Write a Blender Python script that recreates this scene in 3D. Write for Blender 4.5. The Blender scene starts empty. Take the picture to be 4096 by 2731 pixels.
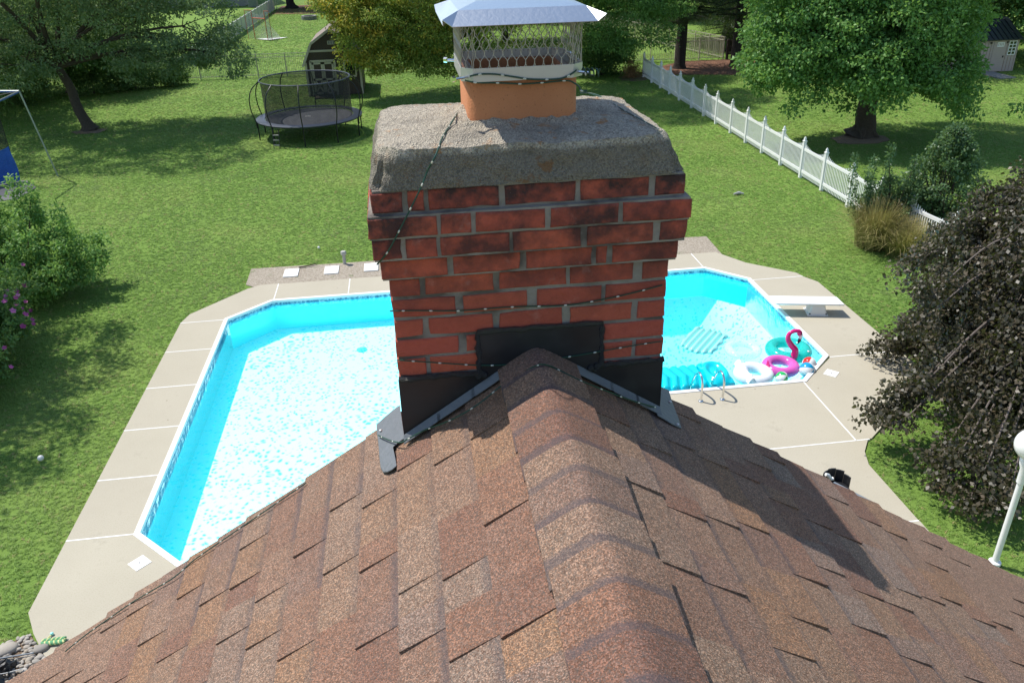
import bpy, bmesh, math, random
import numpy as np
from mathutils import Vector, Matrix
random.seed(7); RNG = np.random.default_rng(11)
SC = bpy.context.scene; COL = SC.collection
R = math.radians

# ------------------------------------------------------------------ camera, sky, sun, exposure
CAM_H = 8.6
F_PX, PITCH, ROLL, YAW = 3246.1, R(27.474), R(-1.601), R(6.79)
FW = Vector((math.sin(YAW)*math.cos(PITCH), math.cos(YAW)*math.cos(PITCH), -math.sin(PITCH)))
_r = Vector((math.cos(YAW), -math.sin(YAW), 0)); _u = _r.cross(FW)
RT = _r*math.cos(ROLL) + _u*math.sin(ROLL); UP = -_r*math.sin(ROLL) + _u*math.cos(ROLL)
cam = bpy.data.objects.new('camera', bpy.data.cameras.new('camera')); COL.objects.link(cam)
m = Matrix((RT, UP, -FW)).transposed().to_4x4(); m.translation = (0, 0, CAM_H); cam.matrix_world = m
cam.data.sensor_fit = 'HORIZONTAL'; cam.data.sensor_width = 36; cam.data.lens = F_PX/4096*36
cam.data.clip_start = .05; cam.data.clip_end = 1500; SC.camera = cam

SUN_EL, SUN_AZ = R(58.3), R(-52.4)
world = bpy.data.worlds.new('World'); SC.world = world; world.use_nodes = True
wn = world.node_tree.nodes; sky = wn.new('ShaderNodeTexSky'); sky.sky_type = 'NISHITA'; sky.sun_disc = False
sky.sun_elevation = SUN_EL; sky.sun_rotation = SUN_AZ; sky.air_density = 1.0; sky.dust_density = .5; sky.ozone_density = 1.0
world.node_tree.links.new(sky.outputs[0], wn['Background'].inputs[0]); wn['Background'].inputs[1].default_value = .145
sl = bpy.data.lights.new('sun', 'SUN'); sl.energy = 4.3; sl.angle = R(.53); sl.color = (1, .955, .88)
sun = bpy.data.objects.new('sun', sl); COL.objects.link(sun)
SDIR = Vector((math.cos(SUN_EL)*math.sin(SUN_AZ), math.cos(SUN_EL)*math.cos(SUN_AZ), math.sin(SUN_EL)))
sun.rotation_euler = SDIR.to_track_quat('Z', 'Y').to_euler(); sun.location = (-20, 15, 40)
vs = SC.view_settings; vs.view_transform = 'Standard'; vs.look = 'None'; vs.exposure = .37; vs.gamma = 1; vs.use_curve_mapping = False
cy = SC.cycles; cy.use_denoising = True; cy.max_bounces = 8; cy.diffuse_bounces = 3; cy.glossy_bounces = 3
cy.transmission_bounces = 6; cy.transparent_max_bounces = 12; cy.volume_bounces = 0; cy.sample_clamp_indirect = 4; cy.sample_clamp_direct = 12
cy.caustics_reflective = False; cy.caustics_refractive = False

# ------------------------------------------------------------------ photo pixel -> direction -> point on a known plane
def ray(x, y):                      # x, y in a 2352 x 1568 view of the photograph
    s = 4096/2352
    return FW*F_PX + RT*(x*s-2048) - UP*(y*s-1365.5)
def G(x, y, z=0.0):                 # where that direction meets the level z
    d = ray(x, y); t = (z-CAM_H)/d.z
    return Vector((d.x*t, d.y*t, z))
def AY(x, y, Y):                    # where it meets the upright plane at distance Y
    d = ray(x, y); t = Y/d.y
    return Vector((d.x*t, Y, CAM_H+d.z*t))
def crop(x0, y0, s):                # measurements taken in an enlarged crop
    return lambda x, y: ((x0+x*s)*2352/4096, (y0+y*s)*2352/4096)
C5 = crop(1400, 700, 1500/2352); CL = crop(1700, 0, 750/2352); CK = crop(2600, 1100, 800/2281)
CF1 = crop(1450, 1300, 700/1829); CF2 = crop(2150, 1300, 700/1829); CR = crop(3100, 1750, 600/2352); CN = crop(0, 300, 500/896)

# ------------------------------------------------------------------ object helpers
def link(o, parent=None):
    COL.objects.link(o)
    if parent: o.parent = parent
    return o
def tag(o, label=None, cat=None, group=None, kind=None):
    for k, v in (('label', label), ('category', cat), ('group', group), ('kind', kind)):
        if v: o[k] = v
    return o
def thing(name, label, cat, loc=(0, 0, 0), group=None):
    o = link(bpy.data.objects.new(name, None)); o.location = loc; o.empty_display_size = .1
    return tag(o, label, cat, group)
def wloc(o):
    v = Vector(o.location)
    while o.parent: o = o.parent; v += o.location
    return v

class MB:
    def __init__(s): s.v = []; s.f = []; s.smooth = False
    def add(s, vs, fs):
        n = len(s.v); s.v += [tuple(p) for p in vs]; s.f += [tuple(i+n for i in f) for f in fs]; return s
    def box(s, a, b):
        x0, y0, z0 = a; x1, y1, z1 = b
        return s.add([(x0,y0,z0),(x1,y0,z0),(x1,y1,z0),(x0,y1,z0),(x0,y0,z1),(x1,y0,z1),(x1,y1,z1),(x0,y1,z1)],
                     [(0,3,2,1),(4,5,6,7),(0,1,5,4),(1,2,6,5),(2,3,7,6),(3,0,4,7)])
    def bar(s, a, b, w, h, up=(0, 0, 1)):        # rectangular bar from a to b
        a = Vector(a); b = Vector(b); d = (b-a).normalized(); u = Vector(up)
        if abs(d.dot(u)) > .98: u = Vector((0, 1, 0))
        x = d.cross(u).normalized()*w/2; y = x.normalized().cross(d).normalized()*h/2
        vs = [p+q for p in (a, b) for q in (-x-y, x-y, x+y, -x+y)]
        return s.add(vs, [(0,1,2,3),(7,6,5,4),(0,4,5,1),(1,5,6,2),(2,6,7,3),(3,7,4,0)])
    def tube(s, pts, r, n=8, caps=True, closed=False):
        P = [Vector(p) for p in pts]; k = len(P)
        if not hasattr(r, '__len__'): r = [r]*k
        T = [((P[(i+1) % k] if closed or i < k-1 else P[i]) - (P[i-1] if closed or i > 0 else P[i])).normalized() for i in range(k)]
        u = Vector((0, 0, 1)) if abs(T[0].z) < .9 else Vector((1, 0, 0))
        rings = []
        for i in range(k):
            u = (u - T[i]*u.dot(T[i])); u = u.normalized() if u.length > 1e-6 else T[i].orthogonal().normalized()
            w = T[i].cross(u)
            rings.append([P[i] + (u*math.cos(a)+w*math.sin(a))*r[i] for a in (2*math.pi*j/n for j in range(n))])
        fs = []
        for i in range(k if closed else k-1):
            i2 = (i+1) % k
            for j in range(n):
                fs.append((i*n+j, i*n+(j+1) % n, i2*n+(j+1) % n, i2*n+j))
        if caps and not closed: fs += [tuple(reversed(range(n))), tuple(range((k-1)*n, k*n))]
        s.smooth = True
        return s.add([p for q in rings for p in q], fs)
    def lathe(s, prof, c=(0, 0, 0), n=24):       # profile of (r, z) turned about z
        c = Vector(c); vs = []; fs = []
        for r, z in prof:
            for j in range(n):
                a = 2*math.pi*j/n; vs.append(c+Vector((r*math.cos(a), r*math.sin(a), z)))
        for i in range(len(prof)-1):
            for j in range(n):
                fs.append((i*n+j, i*n+(j+1) % n, (i+1)*n+(j+1) % n, (i+1)*n+j))
        if prof[0][0] > 1e-5: fs.append(tuple(reversed(range(n))))
        if prof[-1][0] > 1e-5: fs.append(tuple(range((len(prof)-1)*n, len(prof)*n)))
        s.smooth = True
        return s.add(vs, fs)
    def prism(s, poly, z0, z1):                  # outline in x, y
        n = len(poly)
        return s.add([(x, y, z0) for x, y in poly]+[(x, y, z1) for x, y in poly],
                     [tuple(reversed(range(n))), tuple(range(n, 2*n))]+[(i, (i+1) % n, n+(i+1) % n, n+i) for i in range(n)])
    def plate(s, poly, off):                     # a flat 3-d outline with thickness vector off
        n = len(poly); off = Vector(off)
        return s.add([Vector(p) for p in poly]+[Vector(p)+off for p in poly],
                     [tuple(reversed(range(n))), tuple(range(n, 2*n))]+[(i, (i+1) % n, n+(i+1) % n, n+i) for i in range(n)])
    def torus(s, c, R0, r, n=36, k=14, sx=1, sy=1, sz=1):
        c = Vector(c)
        vs = []; fs = []
        for i in range(n):
            a = 2*math.pi*i/n
            for j in range(k):
                b = 2*math.pi*j/k; q = R0+r*math.cos(b)
                vs.append(c+Vector((q*math.cos(a)*sx, q*math.sin(a)*sy, r*math.sin(b)*sz)))
        for i in range(n):
            for j in range(k):
                fs.append((i*k+j, ((i+1) % n)*k+j, ((i+1) % n)*k+(j+1) % k, i*k+(j+1) % k))
        s.smooth = True
        return s.add(vs, fs)
    def ball(s, c, r, n=16, m=10, sc=(1, 1, 1)):
        c = Vector(c); vs = [c+Vector((0, 0, r*sc[2]))]; fs = []
        for i in range(1, m):
            t = math.pi*i/m
            for j in range(n):
                a = 2*math.pi*j/n
                vs.append(c+Vector((r*math.sin(t)*math.cos(a)*sc[0], r*math.sin(t)*math.sin(a)*sc[1], r*math.cos(t)*sc[2])))
        vs.append(c-Vector((0, 0, r*sc[2])))
        for j in range(n): fs.append((0, 1+j, 1+(j+1) % n))
        for i in range(m-2):
            for j in range(n): fs.append((1+i*n+j, 1+(i+1)*n+j, 1+(i+1)*n+(j+1) % n, 1+i*n+(j+1) % n))
        L = len(vs)-1
        for j in range(n): fs.append((L, L-n+(j+1) % n, L-n+j))
        s.smooth = True
        return s.add(vs, fs)
    def mesh(s, name, mat=None, off=(0, 0, 0)):
        me = bpy.data.meshes.new(name); o = Vector(off)
        me.from_pydata([(p[0]-o.x, p[1]-o.y, p[2]-o.z) for p in s.v], [], s.f)
        if mat: me.materials.append(mat)
        if s.smooth:
            me.shade_smooth()
            try: me.set_sharp_from_angle(angle=R(40))
            except Exception: pass
        return me
    def build(s, name, mat, parent=None, origin=None, bevel=0):
        """one mesh object; its points are given in world space"""
        base = wloc(parent) if parent else Vector((0, 0, 0))
        o3 = Vector(origin) if origin is not None else base
        o = bpy.data.objects.new(name, s.mesh(name, mat, o3)); link(o, parent); o.location = o3-base
        if bevel:
            b = o.modifiers.new('bevel', 'BEVEL'); b.width = bevel; b.segments = 2; b.limit_method = 'ANGLE'
        return o
def fixn(o):
    bm = bmesh.new(); bm.from_mesh(o.data); bmesh.ops.recalc_face_normals(bm, faces=bm.faces); bm.to_mesh(o.data); bm.free(); return o

# ------------------------------------------------------------------ material helpers
def nmat(name):
    mt = bpy.data.materials.new(name); mt.use_nodes = True
    nt = mt.node_tree; return mt, nt, nt.nodes, nt.links, nt.nodes['Principled BSDF']
def pos(N, L, obj=False):
    if obj:
        t = N.new('ShaderNodeTexCoord'); return t.outputs['Object']
    return N.new('ShaderNodeNewGeometry').outputs['Position']
def noise(N, L, vec, scale, detail=4, rough=.55):
    t = N.new('ShaderNodeTexNoise'); t.inputs['Scale'].default_value = scale; t.inputs['Detail'].default_value = detail
    t.inputs['Roughness'].default_value = rough; L.new(vec, t.inputs['Vector']); return t.outputs['Fac']
def ramp(N, L, fac, stops, interp='LINEAR'):
    r = N.new('ShaderNodeValToRGB'); e = r.color_ramp; e.interpolation = interp
    while len(e.elements) < len(stops): e.elements.new(.5)
    for i, (p, c) in enumerate(stops):
        e.elements[i].position = p; e.elements[i].color = (*c, 1) if len(c) == 3 else c
    L.new(fac, r.inputs[0]); return r.outputs[0]
def mix(N, L, fac, a, b, mode='MIX'):
    x = N.new('ShaderNodeMix'); x.data_type = 'RGBA'; x.blend_type = mode
    for s, v in ((x.inputs[0], fac), (x.inputs[6], a), (x.inputs[7], b)):
        if isinstance(v, (int, float)): s.default_value = v
        elif isinstance(v, tuple): s.default_value = (*v, 1) if len(v) == 3 else v
        else: L.new(v, s)
    return x.outputs[2]
def mth(N, L, op, a, b=0.0, clamp=False):
    x = N.new('ShaderNodeMath'); x.operation = op; x.use_clamp = clamp
    for s, v in ((x.inputs[0], a), (x.inputs[1], b)):
        if isinstance(v, (int, float)): s.default_value = v
        else: L.new(v, s)
    return x.outputs[0]
def bump(N, L, h, dist, strength=1.0):
    b = N.new('ShaderNodeBump'); b.inputs['Distance'].default_value = dist; b.inputs['Strength'].default_value = strength
    L.new(h, b.inputs['Height']); return b.outputs['Normal']
def simple(name, c, rough=.5, metal=0, var=.12, scale=8, bmp=0, spec=.5, coat=0, obj=False, alpha=1):
    mt, nt, N, L, B = nmat(name); v = pos(N, L, obj)
    n = noise(N, L, v, scale, 5)
    col = mix(N, L, n, tuple(x*(1-var) for x in c), tuple(min(1, x*(1+var)) for x in c))
    L.new(col, B.inputs['Base Color']); B.inputs['Roughness'].default_value = rough; B.inputs['Metallic'].default_value = metal
    B.inputs['Specular IOR Level'].default_value = spec; B.inputs['Coat Weight'].default_value = coat; B.inputs['Alpha'].default_value = alpha
    if bmp: L.new(bump(N, L, noise(N, L, v, scale*6, 3), bmp), B.inputs['Normal'])
    return mt
M = {}
def leaf_mat(name, dark, mid, light, rough=.45, trans=.45, spec=.5):
    mt, nt, N, L, B = nmat(name)
    a = N.new('ShaderNodeAttribute'); a.attribute_name = 'rnd'
    col = ramp(N, L, a.outputs['Fac'], [(0, dark), (.5, mid), (1, light)])
    L.new(col, B.inputs['Base Color']); B.inputs['Roughness'].default_value = rough; B.inputs['Specular IOR Level'].default_value = spec
    t = N.new('ShaderNodeBsdfTranslucent'); L.new(mix(N, L, .35, col, (.25, .35, .03)), t.inputs['Color'])
    x = N.new('ShaderNodeMixShader'); x.inputs[0].default_value = trans
    L.new(B.outputs[0], x.inputs[1]); L.new(t.outputs[0], x.inputs[2]); L.new(x.outputs[0], N['Material Output'].inputs[0])
    return mt
def net_mat(name, c, cover, scale=0):
    mt, nt, N, L, B = nmat(name)
    B.inputs['Base Color'].default_value = (*c, 1); B.inputs['Roughness'].default_value = .8
    t = N.new('ShaderNodeBsdfTransparent'); x = N.new('ShaderNodeMixShader')
    n = noise(N, L, pos(N, L), 3, 3); f = mth(N, L, 'MULTIPLY_ADD', n, .3); f.node.inputs[2].default_value = cover-.15
    L.new(f, x.inputs[0]); L.new(t.outputs[0], x.inputs[1]); L.new(B.outputs[0], x.inputs[2]); L.new(x.outputs[0], N['Material Output'].inputs[0])
    return mt

# --- surface materials
def make_materials():
    # lawn soil / thatch under the blades
    mt, nt, N, L, B = nmat('lawn'); v = pos(N, L)
    a = noise(N, L, v, .22, 5, .6); b = noise(N, L, v, 2.6, 6, .65); c = noise(N, L, v, 30, 4, .7)
    col = ramp(N, L, a, [(.33, (0.122, 0.219, 0.037)), (.52, (0.170, 0.275, 0.053)), (.68, (0.261, 0.324, 0.086))])
    col = mix(N, L, mth(N, L, 'MULTIPLY', b, .55), col, (0.073, 0.162, 0.021))
    col = mix(N, L, .55, col, mix(N, L, c, (0.081, 0.162, 0.029), (0.261, 0.372, 0.086)))
    dry = ramp(N, L, noise(N, L, v, .9, 3, .5), [(.70, (0, 0, 0)), (.78, (1, 1, 1))])
    col = mix(N, L, mth(N, L, 'MULTIPLY', dry, .45), col, (0.325, 0.259, 0.109))
    L.new(col, B.inputs['Base Color']); B.inputs['Roughness'].default_value = .9; B.inputs['Specular IOR Level'].default_value = .15
    L.new(bump(N, L, c, .03), B.inputs['Normal']); M['lawn'] = mt
    # grass blades
    mt, nt, N, L, B = nmat('grass_blade'); v = pos(N, L)
    a = noise(N, L, v, .22, 5, .6); b = noise(N, L, v, 1.7, 5, .6)
    r = N.new('ShaderNodeObjectInfo').outputs['Random']
    pt_ = ramp(N, L, noise(N, L, v, .55, 4, .65), [(.50, (0, 0, 0)), (.68, (1, 1, 1))]); dr_ = ramp(N, L, noise(N, L, v, 1.3, 5, .7), [(.62, (0, 0, 0)), (.74, (1, 1, 1))])
    col = ramp(N, L, a, [(.33, (0.155, 0.299, 0.046)), (.52, (0.218, 0.365, 0.065)), (.68, (0.325, 0.413, 0.109))])
    col = mix(N, L, mth(N, L, 'MULTIPLY', b, .4), col, (0.122, 0.242, 0.034))
    col = mix(N, L, mth(N, L, 'MULTIPLY', r, .3), col, (0.341, 0.453, 0.132))
    col = mix(N, L, mth(N, L, 'GREATER_THAN', r, .95), col, (0.488, 0.406, 0.187))
    col = mix(N, L, mth(N, L, 'MULTIPLY', pt_, .45), col, (0.258, 0.333, 0.122)); col = mix(N, L, mth(N, L, 'MULTIPLY', dr_, .5), col, (0.310, 0.294, 0.153))
    L.new(col, B.inputs['Base Color']); B.inputs['Roughness'].default_value = .5; B.inputs['Specular IOR Level'].default_value = .35
    t = N.new('ShaderNodeBsdfTranslucent'); L.new(col, t.inputs['Color']); x = N.new('ShaderNodeMixShader'); x.inputs[0].default_value = .3
    L.new(B.outputs[0], x.inputs[1]); L.new(t.outputs[0], x.inputs[2]); L.new(x.outputs[0], N['Material Output'].inputs[0]); M['grass'] = mt
    # concrete deck
    mt, nt, N, L, B = nmat('deck_concrete'); v = pos(N, L)
    r = N.new('ShaderNodeObjectInfo').outputs['Random']
    col = mix(N, L, noise(N, L, v, .8, 6, .6), (0.379, 0.344, 0.265), (0.481, 0.444, 0.348))
    col = mix(N, L, mth(N, L, 'MULTIPLY', r, .35), col, (0.390, 0.348, 0.279))
    st = ramp(N, L, noise(N, L, v, 1.6, 6, .7), [(.60, (0, 0, 0)), (.75, (1, 1, 1))])
    col = mix(N, L, mth(N, L, 'MULTIPLY', st, .5), col, (0.256, 0.225, 0.177))
    sp = ramp(N, L, noise(N, L, v, 55, 3, .6), [(.30, (0.768, 0.748, 0.698)), (.5, (1, 1, 1))])
    col = mix(N, L, .6, col, sp, 'MULTIPLY')
    vo = N.new('ShaderNodeTexVoronoi'); vo.inputs['Scale'].default_value = 2.2; L.new(v, vo.inputs['Vector'])
    dot = mth(N, L, 'LESS_THAN', vo.outputs['Distance'], .035); col = mix(N, L, mth(N, L, 'MULTIPLY', dot, .6), col, (0.103, 0.074, 0.047))
    L.new(col, B.inputs['Base Color']); B.inputs['Roughness'].default_value = .85; B.inputs['Specular IOR Level'].default_value = .3
    L.new(bump(N, L, noise(N, L, v, 120, 4, .7), .003), B.inputs['Normal']); M['deck'] = mt
    # white vinyl
    M['white'] = simple('white_vinyl', (.80, .80, .78), .4, var=.04, scale=3)
    M['white_rough'] = simple('white_painted_concrete', (.78, .77, .73), .7, var=.06, scale=20, bmp=.002)
    # gravel
    mt, nt, N, L, B = nmat('gravel'); v = pos(N, L)
    vo = N.new('ShaderNodeTexVoronoi'); vo.inputs['Scale'].default_value = 38; L.new(v, vo.inputs['Vector'])
    col = mix(N, L, vo.outputs['Color'], (.22, .18, .13), (.48, .42, .34))
    gr = ramp(N, L, noise(N, L, v, 2.2, 5), [(.62, (0, 0, 0)), (.68, (1, 1, 1))])
    col = mix(N, L, mth(N, L, 'MULTIPLY', gr, .55), col, (.11, .16, .05))
    L.new(col, B.inputs['Base Color']); B.inputs['Roughness'].default_value = .9
    L.new(bump(N, L, vo.outputs['Distance'], .02), B.inputs['Normal']); M['gravel'] = mt
    # pool liner floor: pale pebble print with the water's ripple light painted into the colour
    mt, nt, N, L, B = nmat('liner_floor'); v = pos(N, L)
    w = N.new('ShaderNodeTexNoise'); w.inputs['Scale'].default_value = 2.0; L.new(v, w.inputs['Vector'])
    vv = N.new('ShaderNodeVectorMath'); vv.operation = 'MULTIPLY_ADD'; L.new(w.outputs['Color'], vv.inputs[0]); vv.inputs[1].default_value = (.35, .35, .35); L.new(v, vv.inputs[2])
    vo = N.new('ShaderNodeTexVoronoi'); vo.inputs['Scale'].default_value = 9; vo.feature = 'SMOOTH_F1'; vo.inputs['Smoothness'].default_value = .35
    L.new(vv.outputs[0], vo.inputs['Vector'])
    big = noise(N, L, v, .7, 3)
    d = mth(N, L, 'ADD', vo.outputs['Distance'], mth(N, L, 'MULTIPLY', mth(N, L, 'SUBTRACT', big, .5), .35))
    col = ramp(N, L, d, [(.14, (.12, .76, .85)), (.30, (.66, .94, .955)), (.44, (.985, .985, .985))])
    L.new(col, B.inputs['Base Color']); B.inputs['Roughness'].default_value = .5; M['liner_floor'] = mt
    M['liner_wall'] = simple('liner_wall', (.0, .72, .82), .4, var=.06, scale=1.5)
    # waterline border: blue scroll print
    mt, nt, N, L, B = nmat('liner_border'); v = pos(N, L)
    n = noise(N, L, v, 14, 4, .7); col = ramp(N, L, n, [(.40, (.02, .17, .33)), (.5, (.10, .42, .58)), (.6, (.40, .72, .80))])
    L.new(col, B.inputs['Base Color']); B.inputs['Roughness'].default_value = .35; M['liner_border'] = mt
    # pool water
    mt, nt, N, L, B = nmat('pool_water'); v = pos(N, L); N.remove(B)
    nb = bump(N, L, mth(N, L, 'ADD', noise(N, L, v, 5, 3, .5), mth(N, L, 'MULTIPLY', noise(N, L, v, 14, 2), .35)), .012)
    tr = N.new('ShaderNodeBsdfTransparent'); tr.inputs['Color'].default_value = (.97, 1, 1, 1)
    df = N.new('ShaderNodeBsdfDiffuse'); df.inputs['Color'].default_value = (.0, .31, .36, 1); L.new(nb, df.inputs['Normal'])
    gl = N.new('ShaderNodeBsdfGlossy'); gl.inputs['Roughness'].default_value = .03; L.new(nb, gl.inputs['Normal'])
    fr = N.new('ShaderNodeFresnel'); fr.inputs['IOR'].default_value = 1.33; L.new(nb, fr.inputs['Normal'])
    x1 = N.new('ShaderNodeAddShader'); L.new(tr.outputs[0], x1.inputs[0]); L.new(df.outputs[0], x1.inputs[1])      # clear water plus the light it scatters back
    x2 = N.new('ShaderNodeMixShader'); L.new(fr.outputs[0], x2.inputs[0]); L.new(x1.outputs[0], x2.inputs[1]); L.new(gl.outputs[0], x2.inputs[2])
    L.new(x2.outputs[0], N['Material Output'].inputs['Surface'])
    va = N.new('ShaderNodeVolumeAbsorption'); va.inputs['Color'].default_value = (.0, .90, .96, 1); va.inputs['Density'].default_value = .21
    L.new(va.outputs[0], N['Material Output'].inputs['Volume']); M['water'] = mt
    # shingles
    mt, nt, N, L, B = nmat('asphalt_shingle'); v = pos(N, L)
    r = N.new('ShaderNodeObjectInfo').outputs['Random']
    base = ramp(N, L, r, [(0, (0.120, 0.054, 0.040)), (.18, (0.175, 0.085, 0.053)), (.36, (0.200, 0.137, 0.100)), (.54, (0.205, 0.109, 0.055)), (.72, (0.165, 0.130, 0.111)), (.86, (0.150, 0.071, 0.049)), (1, (0.185, 0.125, 0.087))])
    base = mix(N, L, .22, base, ramp(N, L, noise(N, L, v, 5.5, 4, .6), [(.35, (0.125, 0.071, 0.053)), (.5, (0.180, 0.112, 0.076)), (.65, (0.190, 0.151, 0.125))]))
    gv = N.new('ShaderNodeTexVoronoi'); gv.inputs['Scale'].default_value = 350; L.new(v, gv.inputs['Vector'])
    sp = N.new('ShaderNodeSeparateColor'); L.new(gv.outputs['Color'], sp.inputs[0])
    g1 = ramp(N, L, sp.outputs[0], [(0, (.30, .27, .26)), (.35, (.74, .70, .68)), (.7, (1.2, 1.16, 1.12)), (1, (2.6, 2.45, 2.3))])
    col = mix(N, L, 1.0, base, g1, 'MULTIPLY'); col = mix(N, L, .25, col, mix(N, L, sp.outputs[1], (0.266, 0.123, 0.067), (0.225, 0.234, 0.212)))
    L.new(col, B.inputs['Base Color']); B.inputs['Roughness'].default_value = .9; B.inputs['Specular IOR Level'].default_value = .25
    L.new(bump(N, L, gv.outputs['Distance'], .0014), B.inputs['Normal']); M['shingle'] = mt
    mt3 = mt.copy(); mt3.name = 'asphalt_shingle_tab'; nt = mt3.node_tree; N = nt.nodes; L = nt.links; B = N['Principled BSDF']     # the printed shadow line at the head of each tab
    src = B.inputs['Base Color'].links[0].from_socket; tc = N.new('ShaderNodeTexCoord'); sx = N.new('ShaderNodeSeparateXYZ'); L.new(tc.outputs['Object'], sx.inputs[0])
    rr = N.new('ShaderNodeObjectInfo').outputs['Random']; nn_ = noise(N, L, N.new('ShaderNodeNewGeometry').outputs['Position'], 40, 3)
    hx = mth(N, L, 'ADD', sx.outputs[0], mth(N, L, 'MULTIPLY', mth(N, L, 'SUBTRACT', nn_, .5), .16))
    bd = ramp(N, L, hx, [(.14, (1, 1, 1)), (.24, (1, 1, 1)), (.36, (0, 0, 0))]); bf = mth(N, L, 'MULTIPLY', bd, mth(N, L, 'MULTIPLY', rr, .8))
    L.new(mix(N, L, bf, src, mix(N, L, .7, src, (0.070, 0.064, 0.072))), B.inputs['Base Color']); M['shingle_tab'] = mt3
    mt = M['shingle']
    # ridge cap: same granules with a printed dark shadow band
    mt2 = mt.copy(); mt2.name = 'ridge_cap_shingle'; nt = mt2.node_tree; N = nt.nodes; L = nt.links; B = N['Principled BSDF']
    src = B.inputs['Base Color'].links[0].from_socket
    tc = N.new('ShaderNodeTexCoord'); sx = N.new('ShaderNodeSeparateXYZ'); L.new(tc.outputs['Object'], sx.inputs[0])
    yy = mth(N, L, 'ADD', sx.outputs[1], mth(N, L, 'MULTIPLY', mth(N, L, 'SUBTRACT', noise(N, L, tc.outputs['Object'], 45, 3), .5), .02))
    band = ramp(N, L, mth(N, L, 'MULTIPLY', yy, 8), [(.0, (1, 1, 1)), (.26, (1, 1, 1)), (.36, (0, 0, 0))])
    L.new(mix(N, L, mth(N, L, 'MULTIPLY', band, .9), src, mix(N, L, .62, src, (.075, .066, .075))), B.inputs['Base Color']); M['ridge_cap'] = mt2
    # brick
    mt, nt, N, L, B = nmat('red_brick'); v = pos(N, L)
    r = N.new('ShaderNodeObjectInfo').outputs['Random']
    col = ramp(N, L, r, [(0, (0.349, 0.070, 0.049)), (.35, (0.476, 0.100, 0.064)), (.7, (0.592, 0.143, 0.075)), (1, (0.439, 0.089, 0.069))])
    col = mix(N, L, .6, col, mix(N, L, noise(N, L, v, 28, 5, .65), (0.322, 0.062, 0.041), (0.645, 0.162, 0.092)))
    sx = N.new('ShaderNodeSeparateXYZ'); L.new(v, sx.inputs[0])
    hz = ramp(N, L, mth(N, L, 'SUBTRACT', sx.outputs[2], CAM_H-1.35), [(.2, (0, 0, 0)), (.42, (0.710, 0.746, 0.835)), (.62, (1, 1, 1))])   # soot gathers high on the stack
    so = ramp(N, L, noise(N, L, v, 9, 5, .65), [(.36, (0, 0, 0)), (.60, (1, 1, 1))])
    col = mix(N, L, mth(N, L, 'MULTIPLY', mth(N, L, 'MULTIPLY', so, hz), .96), col, (0.045, 0.031, 0.031))
    sal = ramp(N, L, noise(N, L, v, 17, 5, .7), [(.60, (0, 0, 0)), (.74, (1, 1, 1))]); col = mix(N, L, mth(N, L, 'MULTIPLY', sal, .28), col, (0.561, 0.363, 0.311))
    sp = ramp(N, L, noise(N, L, v, 240, 2, .5), [(.70, (0, 0, 0)), (.78, (1, 1, 1))]); col = mix(N, L, mth(N, L, 'MULTIPLY', sp, .35), col, (0.516, 0.339, 0.304))
    L.new(col, B.inputs['Base Color']); B.inputs['Roughness'].default_value = .88; B.inputs['Specular IOR Level'].default_value = .3
    L.new(bump(N, L, mth(N, L, 'ADD', noise(N, L, v, 130, 5, .7), mth(N, L, 'MULTIPLY', noise(N, L, v, 26, 4, .6), 1.6)), .006), B.inputs['Normal']); M['brick'] = mt
    # mortar
    mt, nt, N, L, B = nmat('mortar'); v = pos(N, L)
    col = mix(N, L, noise(N, L, v, 14, 6, .7), (.26, .225, .185), (.62, .565, .49))
    col = mix(N, L, mth(N, L, 'MULTIPLY', ramp(N, L, noise(N, L, v, 7, 4, .6), [(.46, (0, 0, 0)), (.62, (1, 1, 1))]), .75), col, (.085, .070, .058))
    L.new(col, B.inputs['Base Color']); B.inputs['Roughness'].default_value = .95; L.new(bump(N, L, noise(N, L, v, 160, 5, .8), .012), B.inputs['Normal']); M['mortar'] = mt
    # chimney crown: weathered mortar wash with lichen
    mt, nt, N, L, B = nmat('crown_concrete'); v = pos(N, L)
    col = mix(N, L, noise(N, L, v, 9, 6, .7), (.27, .235, .18), (.54, .48, .385))
    g = N.new('ShaderNodeTexVoronoi'); g.inputs['Scale'].default_value = 230; L.new(v, g.inputs['Vector'])
    col = mix(N, L, 1, col, ramp(N, L, g.outputs['Color'], [(0, (.45, .44, .42)), (.5, (1, 1, 1)), (1, (1.5, 1.48, 1.4))]), 'MULTIPLY')
    dk = ramp(N, L, noise(N, L, v, 4.5, 5, .65), [(.54, (0, 0, 0)), (.72, (1, 1, 1))]); col = mix(N, L, mth(N, L, 'MULTIPLY', dk, .55), col, (.055, .05, .046))
    li = ramp(N, L, noise(N, L, v, 21, 4, .6), [(.575, (0, 0, 0)), (.63, (1, 1, 1))]); lm = ramp(N, L, noise(N, L, v, 3.2, 3), [(.45, (0, 0, 0)), (.58, (1, 1, 1))])
    col = mix(N, L, mth(N, L, 'MULTIPLY', mth(N, L, 'MULTIPLY', li, lm), .8), col, (.42, .17, .03))
    sx = N.new('ShaderNodeSeparateXYZ'); L.new(v, sx.inputs[0])      # shade of the wash's skirt painted in with its dark staining, below the rim
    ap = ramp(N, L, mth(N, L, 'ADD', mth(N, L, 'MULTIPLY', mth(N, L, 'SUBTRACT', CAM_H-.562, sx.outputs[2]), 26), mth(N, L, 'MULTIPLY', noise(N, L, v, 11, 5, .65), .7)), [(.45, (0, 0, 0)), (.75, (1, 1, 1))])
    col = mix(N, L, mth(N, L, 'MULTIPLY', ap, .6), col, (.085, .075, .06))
    L.new(col, B.inputs['Base Color']); B.inputs['Roughness'].default_value = .95
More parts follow.
